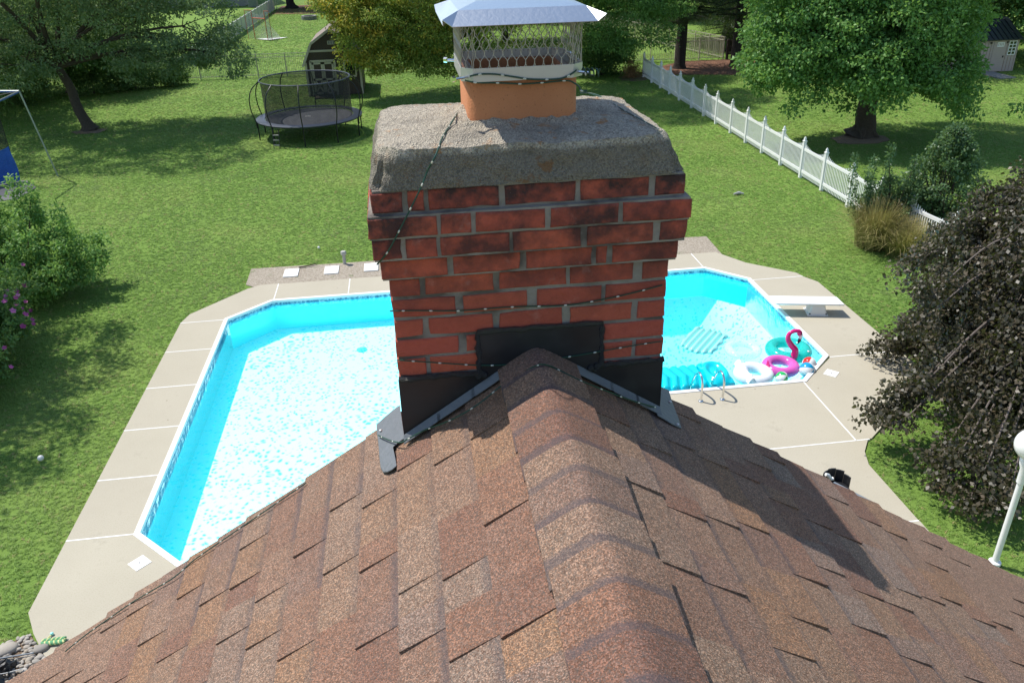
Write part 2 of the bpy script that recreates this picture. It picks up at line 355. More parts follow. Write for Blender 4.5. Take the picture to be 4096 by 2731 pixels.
    L.new(bump(N, L, mth(N, L, 'ADD', g.outputs['Distance'], noise(N, L, v, 60, 5, .75)), .006), B.inputs['Normal']); M['crown'] = mt
    # terracotta flue
    mt, nt, N, L, B = nmat('terracotta'); v = pos(N, L)
    col = mix(N, L, noise(N, L, v, 7, 5, .6), (.40, .135, .05), (.56, .23, .095))
    pit = ramp(N, L, noise(N, L, v, 150, 3, .6), [(.28, (.35, .3, .25)), (.38, (1, 1, 1))]); col = mix(N, L, .8, col, pit, 'MULTIPLY')
    st = ramp(N, L, noise(N, L, v, 12, 5, .7), [(.56, (0, 0, 0)), (.72, (1, 1, 1))]); col = mix(N, L, mth(N, L, 'MULTIPLY', st, .35), col, (.13, .07, .04))
    L.new(col, B.inputs['Base Color']); B.inputs['Roughness'].default_value = .8; L.new(bump(N, L, noise(N, L, v, 160, 3), .0015), B.inputs['Normal']); M['terracotta'] = mt
    M['steel'] = simple('stainless_sheet', (.72, .74, .73), .30, 1, .06, 14, bmp=.0008)
    M['steel_band'] = simple('galvanised_band', (.52, .50, .48), .45, .55, .10, 18)
    M['screen'] = simple('expanded_metal', (.36, .33, .30), .45, .6, .25, 30)
    M['chrome'] = simple('polished_stainless', (.80, .79, .76), .12, 1, .03, 3)
    # black painted flashing
    mt, nt, N, L, B = nmat('black_flashing'); v = pos(N, L)
    n = noise(N, L, v, 7, 4, .55); col = mix(N, L, n, (.006, .007, .009), (.028, .030, .036)); L.new(col, B.inputs['Base Color'])
    L.new(ramp(N, L, n, [(.3, (.28, .28, .28)), (.7, (.55, .55, .55))]), B.inputs['Roughness']); L.new(bump(N, L, noise(N, L, v, 5, 2), .006), B.inputs['Normal']); M['flashing'] = mt
    M['sealant'] = simple('roof_tar', (.012, .012, .014), .16, 0, .4, 60, bmp=.008, spec=.8)
    M['lead'] = simple('grey_lead', (.13, .14, .15), .5, .15, .22, 9, bmp=.003)
    M['wire'] = simple('green_wire', (.012, .055, .035), .45, 0, .2, 60)
    M['bulb'] = simple('bulb_glass', (.55, .55, .46), .15, 0, .05, 60, spec=.8)
    M['bark'] = simple('bark', (.075, .058, .042), .95, 0, .45, 14, bmp=.03)
    M['bark_pine'] = simple('pine_bark', (.035, .026, .022), .95, 0, .5, 12, bmp=.04)
    M['twig_grey'] = simple('grey_twig', (.13, .105, .09), .8, 0, .3, 30)
    M['black_metal'] = simple('black_powder_coat', (.012, .014, .016), .38, .2, .2, 12)
    M['pad'] = simple('trampoline_pad', (.050, .060, .085), .45, 0, .25, 6)
    M['mat'] = simple('trampoline_mat', (.062, .066, .076), .7, 0, .2, 3)
    M['tnet'] = net_mat('trampoline_net', (.012, .014, .016), .60)
    M['bnet'] = net_mat('practice_net', (.012, .013, .014), .42)
    M['wnet'] = net_mat('white_net', (.7, .7, .68), .30)
    M['brown_siding'] = simple('brown_siding', (.062, .043, .034), .75, 0, .15, 4)
    M['tan_trim'] = simple('tan_trim', (.47, .43, .36), .6, 0, .08, 5)
    M['shed_roof'] = simple('shed_shingle', (.23, .185, .155), .9, 0, .3, 20)
    M['beige_metal'] = simple('beige_metal', (.50, .46, .37), .5, .1, .06, 5)
    M['dark_glass'] = simple('dark_glass', (.015, .018, .02), .08, 0, .1, 3, spec=.8)
    M['blush_siding'] = simple('blush_siding', (.40, .32, .29), .7, 0, .08, 5)
    M['black_roof'] = simple('black_metal_roof', (.02, .025, .032), .35, .4, .15, 4)
    M['grey_wall'] = simple('grey_siding', (.30, .30, .29), .8, 0, .08, 3)
    M['privacy'] = simple('grey_white_vinyl', (.56, .56, .53), .5, 0, .06, 2)
    M['mulch'] = simple('pine_needle_mulch', (.20, .095, .055), .95, 0, .8, 5, bmp=.08)
    M['bare'] = simple('bare_soil', (.20, .14, .09), .95, 0, .3, 8, bmp=.03)
    M['asphalt'] = simple('worn_asphalt', (.12, .12, .125), .9, 0, .25, 10)
    M['orange'] = simple('orange_paint', (.55, .12, .05), .5, 0, .1, 9)
    M['stone_grey'] = simple('grey_stone', (.24, .235, .22), .9, 0, .3, 6, bmp=.02)
    M['tarp'] = simple('blue_tarp', (.005, .085, .42), .4, 0, .25, 3, bmp=.03)
    M['galv'] = simple('galvanised_pipe', (.34, .38, .37), .45, .7, .12, 10)
    M['blue_tape'] = simple('blue_tape', (.05, .12, .40), .5, 0, .1, 10)
    M['globe'] = simple('white_globe', (.82, .82, .80), .18, 0, .02, 4, spec=.6)
    M['black_plastic'] = simple('black_plastic', (.015, .016, .018), .35, 0, .3, 8)
    M['slate'] = simple('slate_top', (.16, .185, .21), .5, 0, .15, 12)
    M['pipe'] = simple('grey_pipe', (.42, .41, .37), .6, 0, .1, 12)
    M['pebble'] = None
    mt, nt, N, L, B = nmat('river_pebble'); r = N.new('ShaderNodeObjectInfo').outputs['Random']
    c0 = ramp(N, L, r, [(0, (.26, .24, .21)), (.4, (.42, .39, .34)), (.75, (.36, .29, .21)), (1, (.5, .48, .45))])
    L.new(mix(N, L, mth(N, L, 'MULTIPLY', noise(N, L, pos(N, L), 40, 4), .5), c0, (.18, .16, .13)), B.inputs['Base Color']); B.inputs['Roughness'].default_value = .8; M['pebble'] = mt
    def plastic(name, c, t, trans=0, rough=.12, var=.05):
        mt, nt, N, L, B = nmat(name); n = noise(N, L, pos(N, L), 6, 3)
        col = mix(N, L, n, tuple(x*(1-var) for x in c), tuple(min(1, x*(1+var)) for x in c))
        L.new(col, B.inputs['Base Color']); B.inputs['Roughness'].default_value = rough; B.inputs['Coat Weight'].default_value = .3
        if trans:
            tp = N.new('ShaderNodeBsdfTransparent'); tp.inputs['Color'].default_value = (*t, 1); x = N.new('ShaderNodeMixShader')
            lw = N.new('ShaderNodeLayerWeight'); lw.inputs['Blend'].default_value = .35
            f = mth(N, L, 'MULTIPLY_ADD', lw.outputs['Facing'], .6, True); f.node.inputs[2].default_value = 1-trans
            L.new(f, x.inputs[0]); L.new(tp.outputs[0], x.inputs[1]); L.new(B.outputs[0], x.inputs[2]); L.new(x.outputs[0], N['Material Output'].inputs[0])
        return mt
    M['f_mint'] = plastic('mint_vinyl', (.34, .80, .74), 0)
    M['f_cyan'] = plastic('turquoise_vinyl', (.0, .52, .62), (.3, .9, .95), 0)
    M['f_cyan_in'] = plastic('turquoise_vinyl_inner', (.03, .36, .44), (.3, .9, .95), 0)
    M['f_white'] = plastic('pearl_vinyl', (.82, .84, .88), (.9, .95, 1), .22)
    M['f_pink'] = plastic('pink_vinyl', (.72, .13, .48), (.95, .35, .75), .30)
    M['f_neck'] = plastic('hot_pink_vinyl', (.72, .02, .20), 0)
    M['f_teal'] = plastic('clear_teal_vinyl', (.03, .50, .44), (.2, .85, .78), .55)
    M['f_clear'] = plastic('clear_vinyl', (.75, .9, .95), (.95, 1, 1), .88)
    for k, c in dict(red=(.62, .03, .02), blue=(.01, .30, .55), green=(.02, .42, .10), ballwhite=(.82, .83, .82), blk=(.01, .01, .01)).items(): M['f_'+k] = plastic('ball_'+k, c, 0)
make_materials()

# ================================================================== THE SETTING
POOL = [(-4.83,18.85),(-3.85,19.775),(7.72,19.775),(8.59,18.85),(8.59,14.55),(7.67,13.63),(1.3,13.63),(1.3,10.87),(.38,9.95),(-3.91,9.95),(-4.83,10.87)]
def offset(poly, d):                 # outward for positive d (outline is clockwise seen from above)
    n = len(poly); out = []
    for i in range(n):
        p0, p1, p2 = Vector(poly[i-1]), Vector(poly[i]), Vector(poly[(i+1) % n])
        a = (p1-p0).normalized(); b = (p2-p1).normalized()
        na = Vector((-a.y, a.x)); nb = Vector((-b.y, b.x)); k = na+nb
        k = k/(1+na.dot(nb)); out.append(tuple(p1+k*d))
    return out
def inside(px, py, poly):            # vectorised point-in-outline
    c = np.zeros(px.shape, bool); n = len(poly)
    for i in range(n):
        x0, y0 = poly[i]; x1, y1 = poly[(i+1) % n]
        if y0 == y1: continue
        t = ((y0 > py) != (y1 > py)) & (px < (x1-x0)*(py-y0)/(y1-y0)+x0); c ^= t
    return c
DECK_OUT = [(-5.95,10.87),(-5.94,18.84),(-5.83,19.33),(-4.62,20.72),(-4.3,20.92),(8.42,20.88),(8.62,20.55),(8.96,19.96),(10.05,18.98),(10.28,18.35),(10.28,13.7),(9.5,12.75),(7.95,11.44),(7.62,11.08),(7.49,10.7),(7.52,6.4),(-5.3,6.4),(-5.32,8.35),(-5.72,8.93),(-5.95,9.35)]
# ground sheet with the pool cut out of it
def ground():
    bm = bmesh.new(); edges = []
    def loop(pts):
        vs = [bm.verts.new((x, y, -.035)) for x, y in pts]
        for i in range(len(vs)): edges.append(bm.edges.new((vs[i-1], vs[i])))
    loop([(-400,-60),(400,-60),(400,900),(-400,900)]); loop(offset(POOL, .05))
    bmesh.ops.triangle_fill(bm, use_beauty=True, use_dissolve=False, edges=edges)
    bmesh.ops.recalc_face_normals(bm, faces=bm.faces)
    me = bpy.data.meshes.new('lawn'); bm.to_mesh(me); bm.free(); me.materials.append(M['lawn'])
    if me.polygons[0].normal.z < 0: me.flip_normals()
    return tag(link(bpy.data.objects.new('lawn', me)), kind='structure')
ground()

# ---------------- concrete deck: every slab its own piece, white joint strips between
deck = tag(link(bpy.data.objects.new('pool_deck', None)), kind='structure'); deck.location = (-5.4, 14, 0)
PO = offset(POOL, .075)
A_, B_, C_, D_, E_, F_, G_, H_, I_, J_, K_ = PO
X0 = -5.945; g_ = .011; YT = 20.9
ys = [10.87, 12.45, 14.05, 15.66, 17.30, 18.84]; xs = [-3.83, -1.92, -.01, 1.9, 3.82, 5.74, 7.71]
slabs = []
for a, b in zip(ys[:-1], ys[1:]): slabs.append([(X0, a+g_), (A_[0], a+g_), (A_[0], b-g_), (X0, b-g_)])
slabs.append([(X0, ys[-1]+g_), (A_[0], ys[-1]+g_), B_, (xs[0]-g_, B_[1]), (xs[0]-g_, 20.93), (-4.3, 20.92), (-4.62, 20.72), (-5.83, 19.33)])
for a, b in zip(xs[:-1], xs[1:]): slabs.append([(a+g_, B_[1]), (b-g_, B_[1]), (b-g_, YT), (a+g_, YT)])
slabs.append([(xs[-1]+g_, C_[1]), D_, (D_[0], 18.77+g_), (10.06, 18.77+g_), (10.0, 19.02), (8.96, 19.96), (8.62, 20.55), (8.42, 20.88), (xs[-1]+g_, 20.89)])
slabs.append([(E_[0], 14.47+g_), (10.28, 14.47+g_), (10.28, 18.35), (10.06, 18.77-g_), (D_[0], 18.77-g_)])
slabs.append([(7.64+g_, F_[1]), (7.64+g_, 11.42+g_), (7.95, 11.44), (9.5, 12.75), (10.28, 13.7), (10.28, 14.47-g_), (E_[0], 14.47-g_), F_][::1])
slabs.append([(1.3+.075, 11.42+g_), (7.64-g_, 11.42+g_), (7.64-g_, F_[1]), (1.3+.075, F_[1])])
slabs.append([(1.3+.075, 9.19+g_), (7.50, 9.19+g_), (7.49, 10.7), (7.62, 11.08), (7.86, 11.42-g_), (1.3+.075, 11.42-g_)])
slabs.append([(1.3+.075, 6.4), (7.52, 6.4), (7.51, 9.19-g_), (1.3+.075, 9.19-g_)])
slabs.append([(X0, 10.87-g_), (X0, 9.35), (-5.72, 8.93), (-5.32, 8.35), (-5.3, 6.4), (1.3+.06, 6.4), (1.3+.06, H_[1]-.1), I_, J_, (K_[0], 10.87-g_)])
for s in slabs:
    b = MB().prism(s, -.12, 0).build('slab', M['deck'], deck, origin=(sum(p[0] for p in s)/len(s), sum(p[1] for p in s)/len(s), 0)); fixn(b)
joints = [((X0, y), (A_[0], y)) for y in ys] + [((x, B_[1]), (x, YT)) for x in xs] + [((D_[0], 18.77), (10.06, 18.77)), ((E_[0], 14.47), (10.27, 14.47)), ((7.64, F_[1]), (7.64, 11.42)), ((1.4, 11.42), (7.9, 11.42)), ((1.4, 9.19), (7.5, 9.19))]
for p, q in joints: MB().bar((*p, -.045), (*q, -.045), .023, .096).build('joint_strip', M['white'], deck)

# ---------------- gravel beds with white stepping stones
tag(MB().prism([(-4.75,22.2),(-4.72,21.05),(-4.5,20.85),(8.3,20.85),(8.56,20.7),(8.62,22.2),(6,22.35),(2,22.1),(-2.2,22.14)], -.12, -.012).build('gravel_bed', M['gravel']), kind='structure')
def stepping(px, w, l, lab):
    o = MB().box((px[0]-w/2, px[1]-l/2, -.03), (px[0]+w/2, px[1]+l/2, .02)).build('stepping_stone', M['white_rough'], origin=(px[0], px[1], 0), bevel=.01)
    return tag(o, lab, 'stepping stone', 'white stepping stones in the gravel strip')
for x, lab in ((-3.57, 'white stepping stone touching the fallen stick in the gravel'), (-2.46, 'white stepping stone in front of the capped grey pipe'), (-1.36, 'white stepping stone at the weedy stretch of gravel behind the pool'), (7.2, 'white stepping stone at the gravel end behind the deep corner')):
    stepping((x, 21.62), .40, .56, lab)
pb = thing('vent_pipe', 'short grey capped pipe standing in gravel beside the stepping stones', 'pipe', (-2.12, 22.05, 0))
MB().lathe([(.045, -.05), (.045, .28)], (-2.12, 22.05, 0), 12).build('pipe', M['pipe'], pb)
MB().lathe([(.075, .27), (.08, .28), (.08, .36), (.07, .375), (0, .38)], (-2.12, 22.05, 0), 6).build('cap', M['pipe'], pb)
tag(MB().tube([(-3.4,21.95,.02),(-3.15,22.0,.03),(-2.95,22.12,.02),(-2.9,22.2,.015)], [.02,.018,.014,.006], 6).build('fallen_stick', M['bark'], origin=(-3.4,21.95,0)), 'brown fallen stick lying on the gravel beside a stepping stone', 'stick')

# ---------------- swimming pool: coping, printed border, walls, floor
pool = thing('swimming_pool', 'L-shaped vinyl-lined swimming pool with clipped corners and white coping', 'pool', (2, 15, 0))
PI0 = offset(POOL, -.025); n = len(POOL)
for i in range(n):
    a, b, c, d = PI0[i], PI0[(i+1) % n], PO[(i+1) % n], PO[i]
    fixn(MB().prism([a, b, c, d], -.05, .018).build('coping', M['white'], pool, bevel=.008))
def wallstrip(z0, z1, off):
    P = offset(POOL, off); mb = MB()
    for i in range(n):
        a, b = P[i], P[(i+1) % n]; mb.add([(*a, z0), (*b, z0), (*b, z1), (*a, z1)], [(3, 2, 1, 0)])
    return mb
wallstrip(-.21, -.03, -.004).build('liner_border', M['liner_border'], pool)
wallstrip(-.84, -.03, 0).build('liner_wall', M['liner_wall'], pool)
# floor: level shallow part, then a hopper in the deep arm
zs, zd = -.82, -2.45; fl = MB()
fl.add([(-4.83,18.85,zs),(-3.85,19.775,zs),(2.2,19.775,zs),(2.2,13.63,zs),(1.3,13.63,zs),(1.3,10.87,zs),(.38,9.95,zs),(-3.91,9.95,zs),(-4.83,10.87,zs)], [tuple(reversed(range(9)))])
hop = [(4.6,15.0,zd),(4.6,18.5,zd),(7.0,18.5,zd),(7.0,15.0,zd)]
out = [(2.2,13.63,zs),(2.2,19.775,zs),(7.72,19.775,zs),(8.59,18.85,zs),(8.59,14.55,zs),(7.67,13.63,zs)]
fl.add(out+hop, [(9,8,7,6),(1,0,6,7),(2,1,7,8),(3,2,8),(4,3,8,9),(5,4,9),(0,5,9,6)])
lf = fl.build('liner_floor', M['liner_floor'], pool)
bm = bmesh.new(); bm.from_mesh(lf.data); bmesh.ops.recalc_face_normals(bm, faces=bm.faces); bm.to_mesh(lf.data); bm.free()
if lf.data.polygons[0].normal.z < 0: lf.data.flip_normals()
lf.data.shade_smooth()
dr = MB(); dr.lathe([(.0,.0),(.13,.0),(.13,.02),(.10,.03),(0,.03)], (-1.6,18.2,zs), 20); dr.build('floor_drain', M['liner_border'], pool)
for p in ((8.585,15.6),(8.585,17.6)):
    o = MB(); o.lathe([(.09,0),(.09,.02),(.05,.035),(0,.035)], (0,0,0), 16); q = o.build('return_fitting', M['white'], pool); q.rotation_euler = (0, R(-90), 0); q.location = Vector((p[0], p[1], -.38))-Vector(pool.location)
wt = MB().prism(offset(POOL, -.006), -2.9, -.115).build('pool_water', M['water']); fixn(wt); tag(wt, kind='structure')

# ---------------- mulch, bare earth, asphalt pad
tag(MB().prism([(15.9,49.6),(20.0,48.3),(24,49.5),(26,54),(18.2,54.2),(16.2,52.5)], -.08, -.015).build('mulch_bed', M['mulch']), kind='structure')
tag(MB().prism([(-13.9,98),(-9.5,97),(-4,99),(-4,108),(-13.9,108)], -.08, -.012).build('mulch_bed', M['mulch']), kind='structure')
tag(MB().prism([(-19,29.5),(-14.3,30.9),(-14.25,32.3),(-15,33.4),(-19,34)], -.08, -.012).build('asphalt_pad', M['asphalt']), kind='structure')
def blob(c, r, mat, name, z=-.012, k=14):
    pts = [(c[0]+r[0]*math.cos(a)*(.8+.4*random.random()), c[1]+r[1]*math.sin(a)*(.8+.4*random.random())) for a in [2*math.pi*i/k for i in range(k)]]
    return tag(MB().prism(pts, -.08, z).build(name, mat), kind='structure')
blob((18.9, 32.2), (1.3, .9), M['bare'], 'bare_earth'); blob((-15.3, 42.0), (.8, .6), M['bare'], 'bare_earth'); blob((13.7, 48.9), (1.1, .9), M['bare'], 'bare_earth')

# ================================================================== HOUSE ROOF
RX, RZ, SL = .345, CAM_H-1.232, .66           # ridge position, level and slope of the shingle surface
RAKE = 2.44
def roofz(x): return RZ-SL*abs(x-RX)
house = thing('house', 'house with brown architectural shingle roof, gable end towards the pool', 'house', (RX, -2, 0))
XE = 4.4
mb = MB()
for s in (-1, 1):
    xa, xb = RX, RX+s*XE
    mb.plate([(xa, RAKE-.025, RZ-.016), (xb, RAKE-.025, RZ-SL*XE-.016), (xb, -9, RZ-SL*XE-.016), (xa, -9, RZ-.016)], (0, 0, -.12))
fixn(mb.build('roof_deck', M['shingle'], house))
mb = MB(); xw = XE-.35
mb.add([(RX-xw, 2.22, 0), (RX+xw, 2.22, 0), (RX+xw, 2.22, RZ-SL*xw-.15), (RX, 2.22, RZ-.15), (RX-xw, 2.22, RZ-SL*xw-.15),
        (RX-xw, -8.7, 0), (RX+xw, -8.7, 0), (RX+xw, -8.7, RZ-SL*xw-.15), (RX, -8.7, RZ-.15), (RX-xw, -8.7, RZ-SL*xw-.15)],
       [(0,1,2,3,4), (9,8,7,6,5), (0,5,6,1), (1,6,7,2), (4,9,5,0)])
fixn(mb.build('wall', M['tan_trim'], house))
for s in (-1, 1):
    MB().bar((RX+s*.02, RAKE-.045, RZ-.11), (RX+s*XE, RAKE-.045, RZ-SL*XE-.11), .03, .16).build('rake_board', M['white'], house)

# shingles: pieces of two thicknesses laid course by course; the 300 nearest are parts, the rest one part
unit = MB(); unit.add([(0,0,-.016),(1,0,-.008),(1,1,-.008),(0,1,-.016),(0,0,0),(1,0,.0),(1,1,.0),(0,1,0)], [(0,3,2,1),(4,5,6,7),(0,1,5,4),(1,2,6,5),(2,3,7,6),(3,0,4,7)])
SH_ME = unit.mesh('shingle', M['shingle_tab'])
pieces = []
rs = random.Random(3)
for s, x_start, ex in ((-1, .222, .1155), (1, .480, .119)):
    for c in range(26):
        xt = x_start+s*(ex*c-ex*.0); xl = xt+s*ex                # top and bottom line of the exposed strip
        if c == 0: xt = RX+s*.06
        y = RAKE+rs.uniform(-.006, .010); tooth = rs.random() < .5
        while y > .55:
            w = rs.choice((.09, .13, .16, .19, .24)) * rs.uniform(.85, 1.15)*(1.0 if tooth else 1.15)
            hgt = .0150+rs.uniform(-.001, .002) if tooth else .0075+rs.uniform(-.001, .001)
            pieces.append((s, xt, xl, y-w, w, hgt, c)); y -= w; tooth = not tooth
        # (the last piece of a course runs on under the camera)
def shingle_matrix(s, xt, xl, y0, w, hgt):
    a = Vector((xt-s*.022, y0, roofz(xt-s*.022)+.001)); b = Vector((xl, y0, roofz(xl)+hgt))
    ex_ = b-a; ez = Vector((0, 1, 0)).cross(ex_) if s < 0 else ex_.cross(Vector((0, 1, 0)))
    ez = ez.normalized();  ez = ez if ez.z > 0 else -ez
    mm = Matrix.Identity(4)
    for r in range(3): mm[r][0] = ex_[r]; mm[r][1] = (0, w, 0)[r]; mm[r][2] = ez[r]; mm[r][3] = a[r]
    return mm
pieces.sort(key=lambda q: (Vector(((q[1]+q[2])/2, q[3]+q[4]/2, roofz(q[1])))-Vector((0.3, .9, CAM_H))).length)
rest = MB(); base = wloc(house)
for i, (s, xt, xl, y0, w, hgt, c) in enumerate(pieces):
    mm = shingle_matrix(s, xt, xl, y0, w, hgt)
    if i < 300:
        o = bpy.data.objects.new('shingle', SH_ME); link(o, house); o.matrix_local = Matrix.Translation(-base) @ mm
    else:
        rest.add([mm @ Vector(v) for v in unit.v], unit.f)
tag(rest.build('shingle_field', M['shingle'], house), kind='stuff')

# ridge caps, bent over the ridge
def cap_profile(t):      # t in -1..1 across
    x = RX+.004+t*.128
    return x, RZ+.020-SL*(math.sqrt((x-RX)**2+.022**2)-.022)
cy_ = 2.235; k = 0
while cy_ > .6:
    ln = .128; y1 = cy_+.004; y0 = cy_-ln-.045; mb = MB(); nn = 12; jit = random.uniform(-.004, .004)
    for yy, lift in ((y0, -.004), (y1, .011)):
        for th in (0, -.006):
            for j in range(nn+1):
                x, z = cap_profile(-1+2*j/nn); mb.v.append((x+jit, yy, z+lift+th))
    q = nn+1
    for j in range(nn):
        mb.f += [(j, j+1, 2*q+j+1, 2*q+j), (q+j+1, q+j, 3*q+j, 3*q+j+1), (2*q+j, 2*q+j+1, 3*q+j+1, 3*q+j), (j+1, j, q+j, q+j+1)]
    mb.f += [(0, 2*q, 3*q, q), (nn, q+nn, 3*q+nn, 2*q+nn)]; mb.smooth = True
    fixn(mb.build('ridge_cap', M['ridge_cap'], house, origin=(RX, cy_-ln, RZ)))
    cy_ -= ln+random.uniform(-.006, .006); k += 1
# white clip at the right-hand rake
a = CR(800, 610); pz = AY(*a, RAKE+.01)
MB().tube([AY(*CR(*q), RAKE+.012)+Vector((0, 0, .01)) for q in ((790,606),(830,616),(850,650),(880,675),(905,668))], .007, 8).build('rake_clip', M['white'], house)

# ================================================================== CHIMNEY
Z = lambda d: CAM_H+d
CX0, CX1, CYF, CYB = -.094, .760, 2.250, 2.86
ch = thing('chimney', 'weathered red brick chimney with corbelled top straddling the shingled ridge', 'chimney', (.333, 2.55, Z(-2.2)))
PITCHB = .068
# (front y, outset at the sides, brick extents in the enlarged crop, rough image height at left / right)
ROWS = [
 (2.225, .027, [(118,330),(360,465),(490,935),(975,1418),(1450,1880),(1915,2105)], 175, 50),
 (2.205, .045, [(95,545),(570,765),(790,1225),(1262,1690),(1715,2138)], 330, 190),
 (2.212, .038, [(120,325),(347,545),(565,1000),(1020,1450),(1485,1900),(1945,2130)], 480, 345),
 (2.232, .022, [(172,610),(645,1070),(1105,1520),(1542,1612),(1648,2055)], 600, 470),
 (2.250, 0, [(240,440),(470,900),(935,1355),(1380,1775),(1830,2000)], 712, 590),
 (2.250, 0, [(255,665),(710,1115),(1170,1575),(1605,1985)], 840, 725),
 (2.250, 0, [(268,455),(490,895),(935,1335),(1375,1765),(1805,1975)], 968, 850),
 (2.250, 0, [(282,685),(735,1130),(1180,1555),(1588,1965)], 1095, 980),
 (2.250, 0, [(298,480),(505,905),(945,1340),(1385,1768),(1787,1955)], 1215, 1095)]
ZT1 = Z(-.663)
def brickmesh(w, d, h):                     # a worn block: uneven rim, chipped arrises
    mb = MB(); k = max(2, int(w/.05)); j = lambda q=.0016: random.uniform(-q, q)
    rim = [(-w/2+w*i/k, -h/2) for i in range(k)]+[(w/2, -h/2), (w/2, 0)]+[(w/2-w*i/k, h/2) for i in range(k)]+[(-w/2, h/2), (-w/2, 0)]
    n = len(rim); chip = random.randrange(n) if random.random() < .5 else -1
    lay = []
    for y, ins in ((-d/2, .0038), (-d/2+.0035, .0006), (d/2-.0035, .0006), (d/2, .0038)):
        for q, (x, z) in enumerate(rim):
            e = ins+(random.uniform(.002, .005) if q == chip and y < 0 else 0)
            sx = 1-2*e/w; sz = 1-2*e/h; mb.v.append((x*sx+j(), y+(j(.0008) if ins > .002 else 0), z*sz+j()))
    for a in range(3):
        for q in range(n): mb.f.append((a*n+q, a*n+(q+1) % n, (a+1)*n+(q+1) % n, (a+1)*n+q))
    mb.f += [tuple(reversed(range(n))), tuple(range(3*n, 4*n))]
    return mb
def brick(x0, x1, y0, y1, z0, z1, parent):
    w, d, h = x1-x0, y1-y0, z1-z0
    j = lambda s=.0018: random.uniform(-s, s)
    mb = brickmesh(w, d, h); o = bpy.data.objects.new('brick', mb.mesh('brick', M['brick'])); link(o, parent)
    o.location = Vector(((x0+x1)/2+j(), (y0+y1)/2, (z0+z1)/2+j(.001)))-wloc(parent)
    o.rotation_euler = (j(.008), j(.006), j(.008))
    return o
jm = .0046                                  # half a joint
NROW = 24
for r in range(NROW):
    yf, outset, ext, vl, vr = ROWS[min(r, 8)]
    z1 = ZT1-r*PITCHB; z0 = z1-PITCHB; xl, xr = CX0-outset, CX1+outset; yb = CYB+outset; rec = .0048
    MB().box((xl+rec, yf+rec, z0-.0007), (xr-rec, yb-rec, z1-.0002)).build('mortar_joint', M['mortar'], ch)
    if r > 13: continue
    BD = .100
    if r < 9:
        segs = []
        for a, b in ext:
            va = vl+(vr-vl)*(a-100)/2000; vb = vl+(vr-vl)*(b-100)/2000
            segs.append((AY(*C5(a, va), yf).x, AY(*C5(b, vb), yf).x))
        segs[0] = (xl, segs[0][1]); segs[-1] = (segs[-1][0], xr)
    else:
        segs = []; x = xl; first = r % 2
        wlist = ([.10] if first else [])+[.203]*5
        for w in wlist:
            if x >= xr-.02: break
            segs.append((x, min(x+w, xr))); x += w+.0105
    for a, b in segs: brick(a, b, yf, yf+BD, z0+jm, z1-jm, ch)
    # sides and back
    yy = yf+BD+.0105; off = r % 2; ylist = []
    first = .10 if off else .203
    while yy < yb-.11:
        e = min(yy+(first if not ylist else .203), yb-.11); 
        if e-yy > .02: ylist.append((yy, e))
        yy = e+.0105
    for a, b in ylist:
        brick(xl, xl+.1, a, b, z0+jm, z1-jm, ch); brick(xr-.1, xr, a, b, z0+jm, z1-jm, ch)
    x = xl; wl = ([.10] if off else [])+[.203]*5
    for w in wl:
        if x >= xr-.02: break
        brick(x, min(x+w, xr), yb-.1, yb, z0+jm, z1-jm, ch); x += w+.0105
# lower stack down to the ground
MB().box((CX0, CYF+.02, 0), (CX1, CYB, ZT1-NROW*PITCHB)).build('lower_stack', M['brick'], ch)

